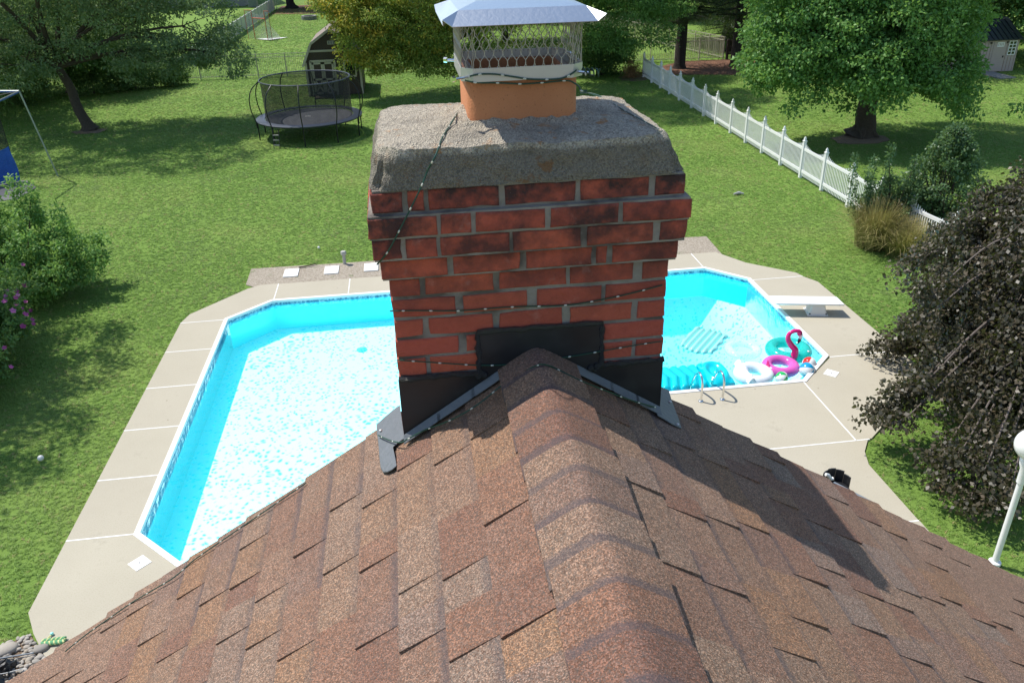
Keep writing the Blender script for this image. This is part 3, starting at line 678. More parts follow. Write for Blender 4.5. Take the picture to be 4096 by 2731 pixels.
# ---- crown: rough concrete wash
from mathutils import noise as MN
def crown_z(x, y, d=None):
    if d is None: d = min(x+.088, .735-x, y-2.243, 2.845-y)
    d = max(0, d)
    z = -.556+.038*min(1, d/.27)
    for sc_, a in ((9, .006), (30, .0032), (85, .0022)): z += a*MN.noise(Vector((x*sc_, y*sc_, 3.1)))
    return z
def crown():
    nx, ny = 96, 72
    x0, x1, y0, y1 = -.088, .735, 2.243, 2.845
    from mathutils import noise as mn
    vs = []; fs = []
    def nz(x, y, s, a): return a*mn.noise(Vector((x*s, y*s, 3.1)))
    for j in range(ny+1):
        for i in range(nx+1):
            u, v = i/nx, j/ny
            # wobble the outline, clip the corners
            ex = min(u, 1-u); ey = min(v, 1-v)
            x = x0+(x1-x0)*u; y = y0+(y1-y0)*v
            dx = min(x-x0, x1-x); dy = min(y-y0, y1-y)
            cc = max(0, .05-dx-dy)*.5
            x += cc*(1 if u < .5 else -1); y += cc*(1 if v < .5 else -1)
            d = min(dx, dy)+nz(x, y, 14, .004)
            z = crown_z(x, y, d)
            fx = abs(x-.342); fy = abs(y-2.585); fd = max(fx, fy)-.166
            if fd < .03: z += .012*(1-max(0, fd)/.03)*(.6+mn.noise(Vector((x*40, y*40, 0))))
            vs.append((x+nz(y, x, 13, .004), y+nz(x, y, 11, .005), CAM_H+z))
    W = nx+1
    for j in range(ny):
        for i in range(nx): fs.append((j*W+i, j*W+i+1, (j+1)*W+i+1, (j+1)*W+i))
    ring = [i for i in range(nx+1)]+[j*W+nx for j in range(1, ny+1)]+[ny*W+i for i in range(nx-1, -1, -1)]+[j*W for j in range(ny-1, 0, -1)]
    bx0, bx1, by0, by1 = -.124, .788, 2.218, 2.885
    prev = ring; steps = 9
    for s in range(1, steps+1):
        t = s/steps; cur = []
        for q in ring:
            x, y, z = vs[q]
            u = (x-x0)/(x1-x0); v = (y-y0)/(y1-y0)
            tx = bx0+(bx1-bx0)*min(1, max(0, u)); ty = by0+(by1-by0)*min(1, max(0, v))
            if u < .03: tx = bx0
            if u > .97: tx = bx1
            if v < .035: ty = by0
            if v > .965: ty = by1
            k = t**.85
            nxp = x+(tx-x)*k; nyp = y+(ty-y)*k; nzp = z+(ZT1+.001-z)*t
            if s < steps:
                a = .0085*mn.noise(Vector((nxp*17, nyp*17, nzp*26)))+.004*mn.noise(Vector((nxp*55, nyp*55, nzp*60)))
                nyp += a*(-1 if v < .5 else 1); nxp += a*(-1 if u < .5 else 1)*(1 if (u < .06 or u > .94) else 0)
            cur.append(len(vs)); vs.append((nxp, nyp, nzp))
        m_ = len(ring)
        for i in range(m_): fs.append((prev[i], cur[i], cur[(i+1) % m_], prev[(i+1) % m_]))
        prev = cur
    fs.append(tuple(prev))
    mb = MB(); mb.add(vs, fs); mb.smooth = True
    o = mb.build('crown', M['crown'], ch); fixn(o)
    o.data.set_sharp_from_angle(angle=R(32))
crown()
# ---- clay flue tile
def rsq(cx, cy, h, r, n=6):
    pts = []
    for qx, qy, a0 in ((1,1,0), (-1,1,90), (-1,-1,180), (1,-1,270)):
        for i in range(n+1):
            a = R(a0+90*i/n); pts.append((cx+qx*(h-r)+r*math.cos(a), cy+qy*(h-r)+r*math.sin(a)))
    return pts
FX, FY = .342, 2.584
def ringtube(loops):
    mb = MB(); n = len(loops[0])
    for l in loops: mb.v += l
    for i in range(len(loops)-1):
        for j in range(n): mb.f.append((i*n+j, i*n+(j+1) % n, (i+1)*n+(j+1) % n, (i+1)*n+j))
    mb.smooth = True; return mb
L3 = lambda pl, z: [(x, y, Z(z)) for x, y in pl]
o_, i_ = rsq(FX, FY, .165, .042), rsq(FX, FY, .143, .03)
fixn(ringtube([L3(o_, -.60), L3(o_, -.402), L3(rsq(FX, FY, .163, .04), -.399), L3(rsq(FX, FY, .145, .031), -.399), L3(i_, -.402), L3(i_, -.60)]).build('flue_tile', M['terracotta'], ch))
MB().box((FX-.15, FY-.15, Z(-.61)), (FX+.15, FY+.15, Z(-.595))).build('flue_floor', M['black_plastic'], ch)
# ---- flashing on the front face
yp = CYF-.006
def fx(q, y=yp): return AY(*C5(*q), y)
def face_poly(top):       # upper outline given, lower edge follows the roof
    pts = [Vector((p.x, yp, p.z)) for p in top]
    xl, xr = pts[0].x, pts[-1].x; low = []
    for t in (0, .25, .5, .75, 1):
        x = xr+(xl-xr)*t; low.append(Vector((x, yp, roofz(x)-.03)))
    if xl < RX < xr: low.insert(2, Vector((RX, yp, RZ-.03)))
    return pts+sorted(low, key=lambda p: -p.x)
def fplate(top, dy):
    return fixn(MB().plate([p+Vector((0, dy, 0)) for p in face_poly(top)], (0, .004, 0)).build('flashing_panel', M['flashing'], ch))
Lx = CX0-.003; Rx = CX1+.003
ctop = [fx((800, 990)), fx((1188, 962)), fx((1582, 935))]
zc = (ctop[0].z+ctop[2].z)/2
cen = [Vector((ctop[0].x, yp, zc)), Vector((ctop[2].x, yp, zc))]
zl_ = fx((310, 1285)).z; lef = [Vector((Lx, yp, zl_)), Vector((fx((830, 1250)).x, yp, zl_))]
zr_ = fx((1940, 1160)).z; rig = [Vector((fx((1540, 1200)).x, yp, zr_)), Vector((Rx, yp, zr_))]
fplate(cen, -.004); fplate(lef, 0); fplate(rig, 0)
def bead(pts, r=.008):
    q = []
    for a, b in zip(pts[:-1], pts[1:]):
        for i in range(14): q.append(Vector(a).lerp(Vector(b), i/14))
    q.append(Vector(pts[-1])); q = [p+Vector((random.uniform(-.002, .002), random.uniform(-.001, .001), random.uniform(-.003, .003))) for p in q]
    MB().tube(q, [r*random.uniform(.7, 1.3) for _ in q], 8).build('sealant_bead', M['sealant'], ch)
yb_ = yp-.001
zb = lambda p, dz=0: Vector((p.x, yb_, p.z+dz))
bead([zb(lef[0], .002), zb(lef[1], .002)], .009); bead([zb(rig[0], .002), zb(rig[1], .002)], .009)
bead([Vector((cen[0].x, yb_, zl_)), zb(cen[0], .004), zb(cen[1], .004), Vector((cen[1].x, yb_, zr_))], .009)
for c, z in ((lef[1].x, zl_), (rig[0].x, zr_)):
    for _ in range(4): MB().ball((c+random.uniform(-.02, .02), yb_-.004, z+random.uniform(-.012, .006)), random.uniform(.009, .014), 8, 6).build('sealant_lump', M['sealant'], ch)
# grey lead apron lying on the shingles along the foot of the stack
def apron(xa, xb, w=.022):
    s = 1 if xb > RX else -1
    za, zb2 = roofz(xa)+.016, roofz(xb)+.016
    fixn(MB().plate([(xa, CYF-.012, za+.024), (xb, CYF-.012, zb2+.024), (xb, CYF-.012-w, zb2+.004), (xa, CYF-.012-w, za+.004)], (0, 0, .0025)).build('apron_flashing', M['lead'], ch))
for a, b in ((RX-.12, RX-.215), (RX-.205, RX-.33), (RX-.32, CX0-.004), (RX+.13, RX+.25), (RX+.24, RX+.34), (RX+.33, CX1+.002)): apron(a, b)
# lead tongues at both sides of the stack, lying on the roof
def tongue(pts, name='lead_tongue'):
    top = []
    for u, v in pts:
        d = ray(u, v); s = -1 if u < 1200 else 1
        t = (RZ+.016-CAM_H-s*(-SL)*0 + SL*s*RX)/(d.z+SL*s*d.x); top.append(Vector((0, 0, CAM_H))+d*t)
    fixn(MB().plate([p+Vector((0, 0, .006)) for p in top], (0, 0, -.006)).build(name, M['lead'], ch, bevel=.002))
    return top
tongue([CF1(*q) for q in ((392,845),(330,890),(240,965),(148,1048),(150,1130),(165,1230),(178,1400),(190,1500),(215,1545),(260,1545),(310,1520),(358,1480),(345,1400),(320,1285),(385,1228),(440,1195))])
tongue([CF2(*q) for q in ((1262,645),(1372,692),(1400,790),(1440,900),(1475,990),(1505,1090),(1400,1040),(1320,990),(1250,950),(1245,915))])
for u, v in (CF1(190, 1098), CF2(1385, 800), CF2(1465, 1035)):
    d = ray(u, v); s = -1 if u < 1200 else 1; t = (RZ+.026-CAM_H+SL*s*RX)/(d.z+SL*s*d.x)
    MB().ball(Vector((0, 0, CAM_H))+d*t, .006, 10, 6, (1, 1, .5)).build('nail_head', M['steel_band'], ch)

# ================================================================== CHIMNEY CAP
cap = thing('spark_guard', 'shiny metal chimney cap with mesh sides clamped on the clay flue', 'chimney cap', (FX, FY, Z(-.41)))
def octo(h, c):   # square with clipped corners
    return [(FX-h+c, FY-h), (FX+h-c, FY-h), (FX+h, FY-h+c), (FX+h, FY+h-c), (FX+h-c, FY+h), (FX-h+c, FY+h), (FX-h, FY+h-c), (FX-h, FY-h+c)]
bo, bi = octo(.179, .033), octo(.1765, .032)
fixn(ringtube([L3(bo, -.4135), L3(bo, -.376), L3(bi, -.376), L3(bi, -.4135), L3(bo, -.4135)]).build('clamp_band', M['steel_band'], cap)).data.shade_flat()
def screen(p0, p1, zb0, zt0, ncol):
    """expanded metal: strands that swing left and right and touch their neighbours"""
    mb = MB(); p0 = Vector(p0); p1 = Vector(p1); L = (p1-p0).length; d = (p1-p0)/L; a = L/ncol; hh = .0275
    rows = int((zt0-zb0)/hh)+1
    for c in range(ncol+1):
        pts = []
        for r_ in range(rows+1):
            sgn = 1 if (r_+c) % 2 else -1
            x = min(L, max(0, c*a+sgn*a*.47)); z = zb0+r_*hh
            if r_ == 0: pts.append(p0+d*(c*a)+Vector((0, 0, z-.004)))
            for e in (.28, .72):
                zz = z+hh*(e-.5)+hh*.5
                if zz < zt0: pts.append(p0+d*x+Vector((0, 0, zz)))
        mb.tube(pts, .0013, 5)
    return mb
cs = octo(.1765, .033)
for i, nc in ((0, 22), (1, 4), (2, 22), (3, 4), (4, 22), (5, 4), (6, 22), (7, 4)):
    a, b = cs[i], cs[(i+1) % 8]
    screen((a[0], a[1], 0), (b[0], b[1], 0), Z(-.378), Z(-.212), nc).build('mesh_side', M['screen'], cap)
# bent tabs that rest on the flue rim
tabm = MB().bar((0, 0, 0), (-.037, 0, -.006), .004, .0015).mesh('rim_tab', M['screen'])
for s in (-1, 1):
    for i in range(13):
        o = bpy.data.objects.new('rim_tab', tabm); link(o, cap); o.location = Vector((FX+s*.1745, FY-.12+i*.02, Z(-.388)))-wloc(cap); o.scale = (s, 1, 1)
# lid: flat pan with turned-down flanges and dog-eared corners
def lid():
    px0, px1, py0, py1, zt = FX-.180, FX+.180, 2.405, 2.765, -.2195
    ins = [(px0, py0), (px1, py0), (px1, py1), (px0, py1)]
    mb = MB(); zc_ = zt+.014
    mb.v = [(x, y, Z(zt)) for x, y in ins]+[(px0+.06, py0+.10, Z(zc_)), (px1-.06, py0+.10, Z(zc_)), (px1-.06, py1-.10, Z(zc_)), (px0+.06, py1-.10, Z(zc_))]
    mb.f = [(0,1,5,4), (1,2,6,5), (2,3,7,6), (3,0,4,7), (4,5,6,7)]
    def flange(i, j, n_, drop=-.036, outw=.060, ear=.022):
        a, b = Vector((*ins[i], zt)), Vector((*ins[j], zt)); n_ = Vector((*n_, 0)); t = (b-a).normalized()
        p = a+n_*outw-t*ear+Vector((0, 0, drop)); q = b+n_*outw+t*ear+Vector((0, 0, drop))
        k = len(mb.v); mb.v += [(p.x, p.y, CAM_H+p.z), (q.x, q.y, CAM_H+q.z)]; mb.f.append((i, k, k+1, j)); return k
    f0 = flange(0, 1, (0, -1)); f1 = flange(1, 2, (1, 0), outw=.046); f2 = flange(2, 3, (0, 1)); f3 = flange(3, 0, (-1, 0), outw=.046)
    def corner(i, ka, kb, dx, dy):
        c = len(mb.v); x, y = ins[i]; mb.v.append((x+dx*.048, y+dy*.052, Z(zt-.018))); mb.f += [(i, ka, c), (i, c, kb)]
    corner(0, f3+1, f0, -1, -1); corner(1, f0+1, f1, 1, -1); corner(2, f1+1, f2, 1, 1); corner(3, f2+1, f3, -1, 1)
    o = fixn(mb.build('lid', M['steel'], cap)); s = o.modifiers.new('s', 'SOLIDIFY'); s.thickness = .002
    b = o.modifiers.new('b', 'BEVEL'); b.width = .004; b.segments = 2
lid()
def bolt(corner, dirv, ln):
    c = Vector((corner[0], corner[1], Z(-.40))); d = Vector((dirv[0], dirv[1], 0)).normalized(); e = c+d*ln
    MB().tube([c-d*.02, e], .004, 8).build('bolt', M['chrome'], cap)
    MB().tube([e-d*.001, e+d*.010], .0085, 6).build('bolt_head', M['chrome'], cap).data.shade_flat()
h = .179; bolt((FX-h+.016, FY-h+.016), (-1, -.65), .045); bolt((FX+h-.016, FY-h+.016), (1, -.65), .042); bolt((FX-h+.01, FY+h-.02), (-1, .5), .035); bolt((FX+h-.01, FY+h-.02), (1, .5), .035)
MB().lathe([(0,0),(.0,.0)], (FX, FY, Z(-.2))) if False else None

# ================================================================== STRING LIGHTS
def smooth(pts, k=8):
    P = [Vector(p) for p in pts]; out = []
    for i in range(len(P)-1):
        p0, p1, p2, p3 = P[max(i-1, 0)], P[i], P[i+1], P[min(i+2, len(P)-1)]
        for j in range(k):
            t = j/k; out.append(.5*((2*p1)+(-p0+p2)*t+(2*p0-5*p1+4*p2-p3)*t*t+(-p0+3*p1-3*p2+p3)*t**3))
    out.append(P[-1]); return out
BULB = MB().ball((0, 0, 0), .0030, 10, 8, (2.0, .9, .9)).mesh('bulb', M['bulb'])
def wire(parent, pts, spacing, r=.0024, start=.04):
    q = smooth(pts); MB().tube(q, r, 6).build('wire', M['wire'], parent)
    run = 0; nxt = start; b0 = wloc(parent)
    for a, b in zip(q[:-1], q[1:]):
        d = (b-a); L = d.length
        while run+L > nxt:
            p = a+d*((nxt-run)/L); o = bpy.data.objects.new('bulb', BULB); link(o, parent); o.location = p-b0+Vector((0, -.001, 0))
            o.rotation_euler = d.to_track_quat('X', 'Z').to_euler(); nxt += spacing
        run += L
sl1 = thing('string_lights', 'green wire string lights wound round the brick chimney and its flue', 'string lights', (FX, 2.2, Z(-.7)))
yw = CYF-.008
W1 = [(250,853),(400,850),(700,850),(1000,828),(1350,816),(1560,785),(1750,745),(1960,690)]
wire(sl1, [AY(*C5(*q), yw) for q in W1], .083, start=.04)
W2 = [(295,1160),(450,1170),(640,1183),(840,1193),(1040,1185),(1240,1158),(1430,1130),(1610,1098),(1800,1065),(1955,1042)]
wire(sl1, [AY(*C5(*q), yw-.005) for q in W2], .083, start=.05)
# foot of the stack, across the shingles under the flashing
W3 = [CF1(*q) for q in ((165,1150),(290,1205),(400,1225),(480,1185),(655,1095),(935,985),(1210,825),(1455,630),(1705,478),(1829,420))]+[CF2(*q) for q in ((60,410),(170,443),(435,573),(700,680),(950,775),(1200,850),(1255,855))]
def onroof(u, v, lift):
    d = ray(u, v); s = -1 if u < 1243 else 1; t = (RZ+lift-CAM_H+SL*s*RX)/(d.z+SL*s*d.x); return Vector((0, 0, CAM_H))+d*t
wire(sl1, [onroof(*q, .034) for q in W3], .085, start=.03)
# over the crown and down the left of the front
def oncrown(u, v, z):
    d = ray(u, v); d = d/d.y; t = 2.2
    while t < 2.9 and d.z*t > crown_z(d.x*t, t)+.005: t += .002
    return Vector((0, 0, CAM_H))+d*t
C2 = crop(1300, 0, 1600/2351)
W4 = [(825,600,-.508),(770,680,-.528),(730,745,-.536),(690,810,-.543),(650,915,-.553)]
p4 = [oncrown(*C2(a, b), z) for a, b, z in W4]+[AY(*C2(600, 1010), 2.213), AY(*C2(560, 1110), 2.196), AY(*C2(465, 1300), 2.196), AY(*C2(372, 1475), 2.20), AY(*C2(305, 1555), 2.225)]
wire(sl1, p4, .075, start=.05)
W5 = [(1500,545,-.46),(1600,560,-.54),(1770,655,-.548),(1960,760,-.558)]
wire(sl1, [oncrown(*C2(a, b), z) for a, b, z in W5], .09, start=.2)
yb2 = FY-.179-.005
wire(sl1, [AY(*CL(*q), yb2) for q in ((560,960),(690,935),(880,935),(1120,968),(1300,995),(1540,1000),(1720,985),(1840,930),(1900,880))], .065, start=.03)
wire(sl1, [AY(*CL(*q), yb2+.006) for q in ((500,1010),(650,1040),(860,1042),(1075,1050),(1240,1055),(1495,1038),(1780,1015),(1880,1050),(1930,1090),(1960,1140),(2030,1140),(2000,1155))], .065, start=.03)
coil = [Vector((FX+h-.005+.0022*i, FY-h+.008-.0014*i, Z(-.40)))+Vector((0, .011*math.cos(i*1.25), .011*math.sin(i*1.25))) for i in range(22)]
wire(sl1, coil, .16, r=.0022)
sl2 = thing('string_lights', 'green wire string lights lying along the shingle rake above the pool', 'string lights', (-.9, RAKE, 6.5))
W6 = [(708,1075),(690,1090),(640,1130),(590,1165),(560,1185),(500,1240),(484,1247),(476,1250),(440,1290),(400,1325),(350,1355),(300,1385),(250,1420),(200,1455),(150,1495)]
def rakept(q):
    p = onroof(*q, .018)
    if p.y > RAKE-.045: p = Vector((p.x, RAKE-.045, roofz(p.x)+.0165))
    return p
wire(sl2, [rakept(q) for q in W6], .09)

# ================================================================== POOL-SIDE THINGS
# skimmer lids
for c, lab in (((-4.625, 10.155), 'square white skimmer lid in the deck by the shallow corner'), ((8.36, 13.80), 'square white skimmer lid in the deck by the ladder corner')):
    o = thing('skimmer_lid', lab, 'skimmer lid', (*c, 0)); 
    q = .128
    MB().prism([(c[0]+q*math.cos(R(a)), c[1]+q*math.sin(R(a))) for a in (45, 135, 225, 315)] if False else [(c[0]-.18, c[1]), (c[0], c[1]-.18), (c[0]+.18, c[1]), (c[0], c[1]+.18)], -.01, .008).build('plate', M['white'], o, bevel=.003)
    MB().lathe([(.012, .008), (.012, .012), (0, .012)], (*c, 0), 10).build('finger_hole', M['black_plastic'], o)
# ladder rails
for c, lab in (((5.32, 13.19), 'bent steel ladder rail beside the turquoise lounge'), ((5.76, 13.18), 'bent steel ladder rail beside the lounge pillow')):
    t = thing('ladder_rail', lab, 'ladder rail', (*c, 0), 'steel rails of the pool ladder')
    x, y = c
    pts = [(x, y, -.02), (x, y, .30), (x, y+.02, .42), (x, y+.09, .51), (x, y+.19, .535), (x, y+.29, .49), (x, y+.42, .36), (x, y+.56, .12), (x, y+.62, -.02), (x, y+.64, -.2), (x, y+.64, -.9)]
    MB().tube(smooth(pts, 6), .0215, 12).build('tube', M['chrome'], t)
    MB().lathe([(.055, 0), (.055, .012), (.04, .03), (.024, .035)], (x, y, 0), 18).build('escutcheon', M['chrome'], t)
# diving board
zt = .325
nl, fl_, fr, nr = [G(*CK(*q), zt) for q in ((1440,322),(1352,233),(2128,243),(2222,333))]
db = thing('diving_board', 'white diving board on a flared pedestal stand over the deep end', 'diving board', (8.95*1.075, 16.5, 0))
fixn(MB().plate([nl, fl_, fr, nr], (0, 0, -.05)).build('board', M['white'], db, bevel=.018))
cc = (nl+fl_+fr+nr)/4; ax = (fr-fl_).normalized(); by = Vector((-ax.y, ax.x, 0))
sc = nl.lerp(fl_, .5)+(fr-fl_)*.66
sc = Vector((sc.x, sc.y, 0)); mb = MB()
def quadring(hx, hy, z): return [(sc+ax*a*hx+by*b*hy+Vector((0, 0, z))) for a, b in ((-1,-1),(1,-1),(1,1),(-1,1))]
lo, hi = quadring(.215, .21, .0), quadring(.15, .17, zt-.05)
mb.add(lo+hi, [(3,2,1,0),(4,5,6,7),(0,1,5,4),(1,2,6,5),(2,3,7,6),(3,0,4,7)]); mb.build('stand', M['white'], db, bevel=.03)
MB().add(quadring(.24, .23, 0)+quadring(.24, .23, .015), [(3,2,1,0),(4,5,6,7),(0,1,5,4),(1,2,6,5),(2,3,7,6),(3,0,4,7)]).build('base_plate', M['white'], db)
for a in (-1, 1):
    for b in (-1, 1):
        p = sc+ax*.19*a+by*-.205; MB().ball((p.x, p.y, .05), .018, 8, 6).build('anchor_bolt', M['black_plastic'], db) if b == -1 else None
for b in (-1, 1):
    p = cc+(fr-fl_)*.44+by*b*.17; MB().lathe([(.02, zt), (.02, zt+.012), (0, zt+.014)], (p.x, p.y, 0), 10).build('board_bolt', M['white_rough'], db)

WL = -.115
# ---- floats
def mattress():
    c = Vector((6.31, 15.83, WL)); u = Vector((.645, .764, 0)); v = Vector((.764, -.645, 0))
    t = thing('pool_mattress', 'mint green ribbed pool mattress with scalloped ends in the deep end', 'pool float', c)
    nt_ = 6; Wd = .84; Ln = 1.22; nv = 72; nu = 30; mb = MB()
    for j in range(nv+1):
        s = -1+2*j/nv; ph = (s*.5+.5)*nt_; k = abs(math.sin(ph*math.pi))
        lob = [1.0, .93, 1.04, 1.0, .95, .88][min(int(ph), 5)]; lob2 = [.80, .95, 1.03, 1.06, .98, .84][min(int(ph), 5)]
        for i in range(nu+1):
            r_ = -1+2*i/nu; e = (lob if r_ > 0 else lob2)*(.93+.07*k)
            th = math.sqrt(max(0, 1-abs(r_)**8)); wob = .02*math.sin(r_*9)*(1 if abs(s) > .9 else 0)
            p = c+u*(r_*Ln/2*e)+v*(s*(Wd/2+wob)*(1-.03*r_*r_))
            mb.v.append((p.x, p.y, WL+.02+(.022+.062*k)*th*(1 if abs(s) < .99 else .2)))
    W = nu+1
    for j in range(nv):
        for i in range(nu): mb.f.append((j*W+i, j*W+i+1, (j+1)*W+i+1, (j+1)*W+i))
    mb.smooth = True; o = mb.build('ribbed_body', M['f_mint'], t); fixn(o); o.data.shade_smooth()
    sd = o.modifiers.new('s', 'SOLIDIFY'); sd.thickness = .06; sd.offset = -1 if o.data.polygons[0].normal.z > 0 else 1
    p = c+u*.66-v*.30
    MB().tube([p, p+u*.06-v*.03, p+u*.13-v*.02], [.035, .04, .02], 10).build('corner_tab', M['f_mint'], t)
mattress()
def lounge():
    t = thing('pool_lounge', 'turquoise inflatable lounge with chevron ribs and square pillow by the ladder', 'pool float', (5.3, 14.25, WL))
    x0, x1, y0, y1 = 3.95, 5.72, 13.78, 14.70; nx, ny = 130, 34; mb = MB(); f_ = 4.9
    for i in range(nx+1):
        for j in range(ny+1):
            a, b = i/nx, j/ny; x = x0+(x1-x0)*a; y = y0+(y1-y0)*b
            ph = x*f_-abs(b-.5)*-1.1*1.0 - (.55 if b > .5 else .55)*0
            ph = x*f_+ (.5-abs(b-.5))*-1.25
            k = abs(math.sin(ph*math.pi)); e = min(1, min(b, 1-b)/.07)*min(1, min(a, 1-a)/.03)
            mb.v.append((x, y, WL+.015+(.05+.075*k**.7)*math.sqrt(max(0, e))))
    W = ny+1
    for i in range(nx):
        for j in range(ny): mb.f.append((i*W+j, (i+1)*W+j, (i+1)*W+j+1, i*W+j+1))
    mb.smooth = True; o = mb.build('chevron_body', M['f_cyan'], t); fixn(o); o.data.shade_smooth()
    MB().box((x0+.03, y0+.03, WL-.03), (x1-.03, y1-.03, WL+.03)).build('underside', M['f_cyan'], t)
    pl = MB(); px0, px1 = 5.70, 6.30; nn = 28
    for i in range(nn+1):
        for j in range(nn+1):
            a, b = -1+2*i/nn, -1+2*j/nn; r_ = math.sqrt(max(0, (1-a**6)*(1-b**6))); q = math.hypot(a, b)
            z = WL+.01+.17*r_**.6+.03*math.cos(min(q, 1)*9)*r_
            pl.v.append(((px0+px1)/2+a*(px1-px0)/2*(1-.05*b*b), 14.23+b*.50*(1-.05*a*a), z))
    for i in range(nn):
        for j in range(nn): W = nn+1; pl.f.append((i*W+j, (i+1)*W+j, (i+1)*W+j+1, i*W+j+1))
    pl.smooth = True; o = pl.build('pillow', M['f_cyan'], t); fixn(o); o.data.shade_smooth()
    for s in (1, -1):
        arc = [(6.0+.20*math.cos(R(a)), 14.23+s*(.06+.24*math.sin(R(a))), WL+.165) for a in range(25, 160, 9)]
        MB().tube(arc, [.004+.012*math.sin(math.pi*i/(len(arc)-1)) for i in range(len(arc))], 6).build('pillow_arc', M['f_white'], t)
lounge()
def ring(name, lab, c, R0, r, mat, sz=1.0):
    t = thing(name, lab, 'pool float', (c[0], c[1], WL))
    MB().torus((c[0], c[1], WL+r*.45*sz), R0, r, 44, 16, sz=sz).build('tube', M[mat], t); return t
ring('pool_ring', 'clear see-through pool ring floating beside the mint mattress', (7.02, 15.26), .31, .10, 'f_clear', .8)
tr_ = ring('pool_ring', 'large see-through teal pool ring against the right-hand coping', (7.98, 15.03), .37, .135, 'f_teal', .9)
MB().lathe([(.03, .0), (.03, .02), (.018, .03), (0, .03)], (8.28, 14.72, WL+.14), 12).build('valve', M['f_ballwhite'], tr_)
wr = ring('lounge_ring', 'white pearl lounge ring with a crumpled backrest beside the turquoise pillow', (6.80, 14.13), .30, .125, 'f_white')
mb = MB(); k = 0
for i in range(15):
    for j in range(6):
        a = -1+2*i/14; b = j/5; mb.v.append((6.52+.19*b+.02*math.sin(a*9), 14.13+a*.42, WL+.10+.12*math.sin(b*math.pi)*(.7+.3*abs(math.sin(a*8)))))
for i in range(14):
    for j in range(5): mb.f.append((i*6+j, (i+1)*6+j, (i+1)*6+j+1, i*6+j+1))
mb.smooth = True; fixn(mb.build('backrest', M['f_white'], wr))
fm = thing('flamingo_ring', 'pink flamingo pool ring with upright curved neck and black-tipped beak', 'pool float', (7.50, 14.36, WL))
MB().torus((7.50, 14.36, WL+.06), .285, .115, 44, 16, sz=.95).build('ring', M['f_pink'], fm)
# neck and head drawn in the plane through the ring
ny_ = 14.62
NK = [AY(*CK(*q), ny_) for q in ((1640,905),(1655,860),(1610,800),(1575,730),(1590,670),(1640,640),(1690,640),(1715,665))]
NK[0].z = min(NK[0].z, WL+.06)
nk = smooth(NK, 6); MB().tube(nk, [.082-.037*min(1, i/26) if i < 36 else .05 for i in range(len(nk))], 14).build('neck', M['f_neck'], fm)
hd = NK[-1]; MB().ball(hd+Vector((-.015, 0, -.005)), .058, 16, 10, (1, .95, 1)).build('head', M['f_neck'], fm)
bt = [AY(*CK(*q), ny_) for q in ((1715,690),(1712,720),(1700,755),(1682,785))]
MB().tube([hd+Vector((.012, 0, -.02)), bt[0], bt[1]], [.046, .044, .04], 12).build('beak_base', M['f_ballwhite'], fm)
MB().tube([bt[1], bt[2], bt[3]], [.041, .034, .008], 12).build('beak_tip', M['f_blk'], fm)
MB().ball(hd+Vector((.002, -.050, .006)), .016, 10, 8).build('eye', M['f_blk'], fm)
ft = AY(*CK(1355, 955), 14.28)
MB().add([Vector((ft.x-.05, 14.28, WL+.13)), Vector((ft.x+.06, 14.28, WL+.13)), Vector((ft.x+.01, 14.36, WL+.13)), Vector((ft.x-.01, 14.30, WL+.29)), Vector((ft.x+.02, 14.20, WL+.13))], [(0,4,3),(4,1,3),(1,2,3),(2,0,3),(0,2,1,4)]).build('tail', M['f_neck'], fm)
def beachball(c, r, ca, lab, rot):
    t = thing('beach_ball', lab, 'beach ball', (c[0], c[1], WL)); n = 6
    for s in range(n):
        mb = MB(); m_ = 10; kk = 5
        for i in range(m_+1):
            th = math.pi*i/m_
            for j in range(kk+1):
                a = 2*math.pi*(s+j/kk)/n; mb.v.append((r*math.sin(th)*math.cos(a), r*math.sin(th)*math.sin(a), r*math.cos(th)))
        for i in range(m_):
            for j in range(kk): mb.f.append((i*(kk+1)+j, (i+1)*(kk+1)+j, (i+1)*(kk+1)+j+1, i*(kk+1)+j+1))
        mb.smooth = True
        o = bpy.data.objects.new('gore', mb.mesh('gore', M[ca[s % len(ca)]])); link(o, t); o.rotation_euler = rot; o.location = (0, 0, r*.72)
beachball((7.93, 14.02), .165, ('f_blue', 'f_ballwhite'), 'blue and white beach ball floating against the clipped pool corner', (1.0, .6, .3))
beachball((8.10, 14.28), .15, ('f_red', 'f_ballwhite'), 'red and white beach ball behind the blue one', (.3, .9, 1.1))
beachball((7.29, 13.83), .135, ('f_green', 'f_ballwhite'), 'green and white beach ball below the flamingo ring', (.7, .5, .2))

# lamp post
lp = thing('globe_lamp', 'white globe lamp on a slim white post beside the copper beech', 'lamp', (8.04, 8.13, 0))
MB().lathe([(.085, 0), (.085, .04), (.045, .06), (.042, 1.50)], (8.04, 8.13, 0), 18).build('post', M['white'], lp)
MB().lathe([(.06, 1.48), (.062, 1.70), (.09, 1.78), (.10, 1.86), (.08, 1.90)], (8.04, 8.13, 0), 20).build('fitter', M['white'], lp)
MB().bar((8.04, 8.13, 1.62), (8.34, 8.13, 1.60), .03, .03).build('ladder_rest', M['white'], lp)
MB().ball((8.04, 8.13, 2.10), .225, 32, 20).build('globe', M['globe'], lp)

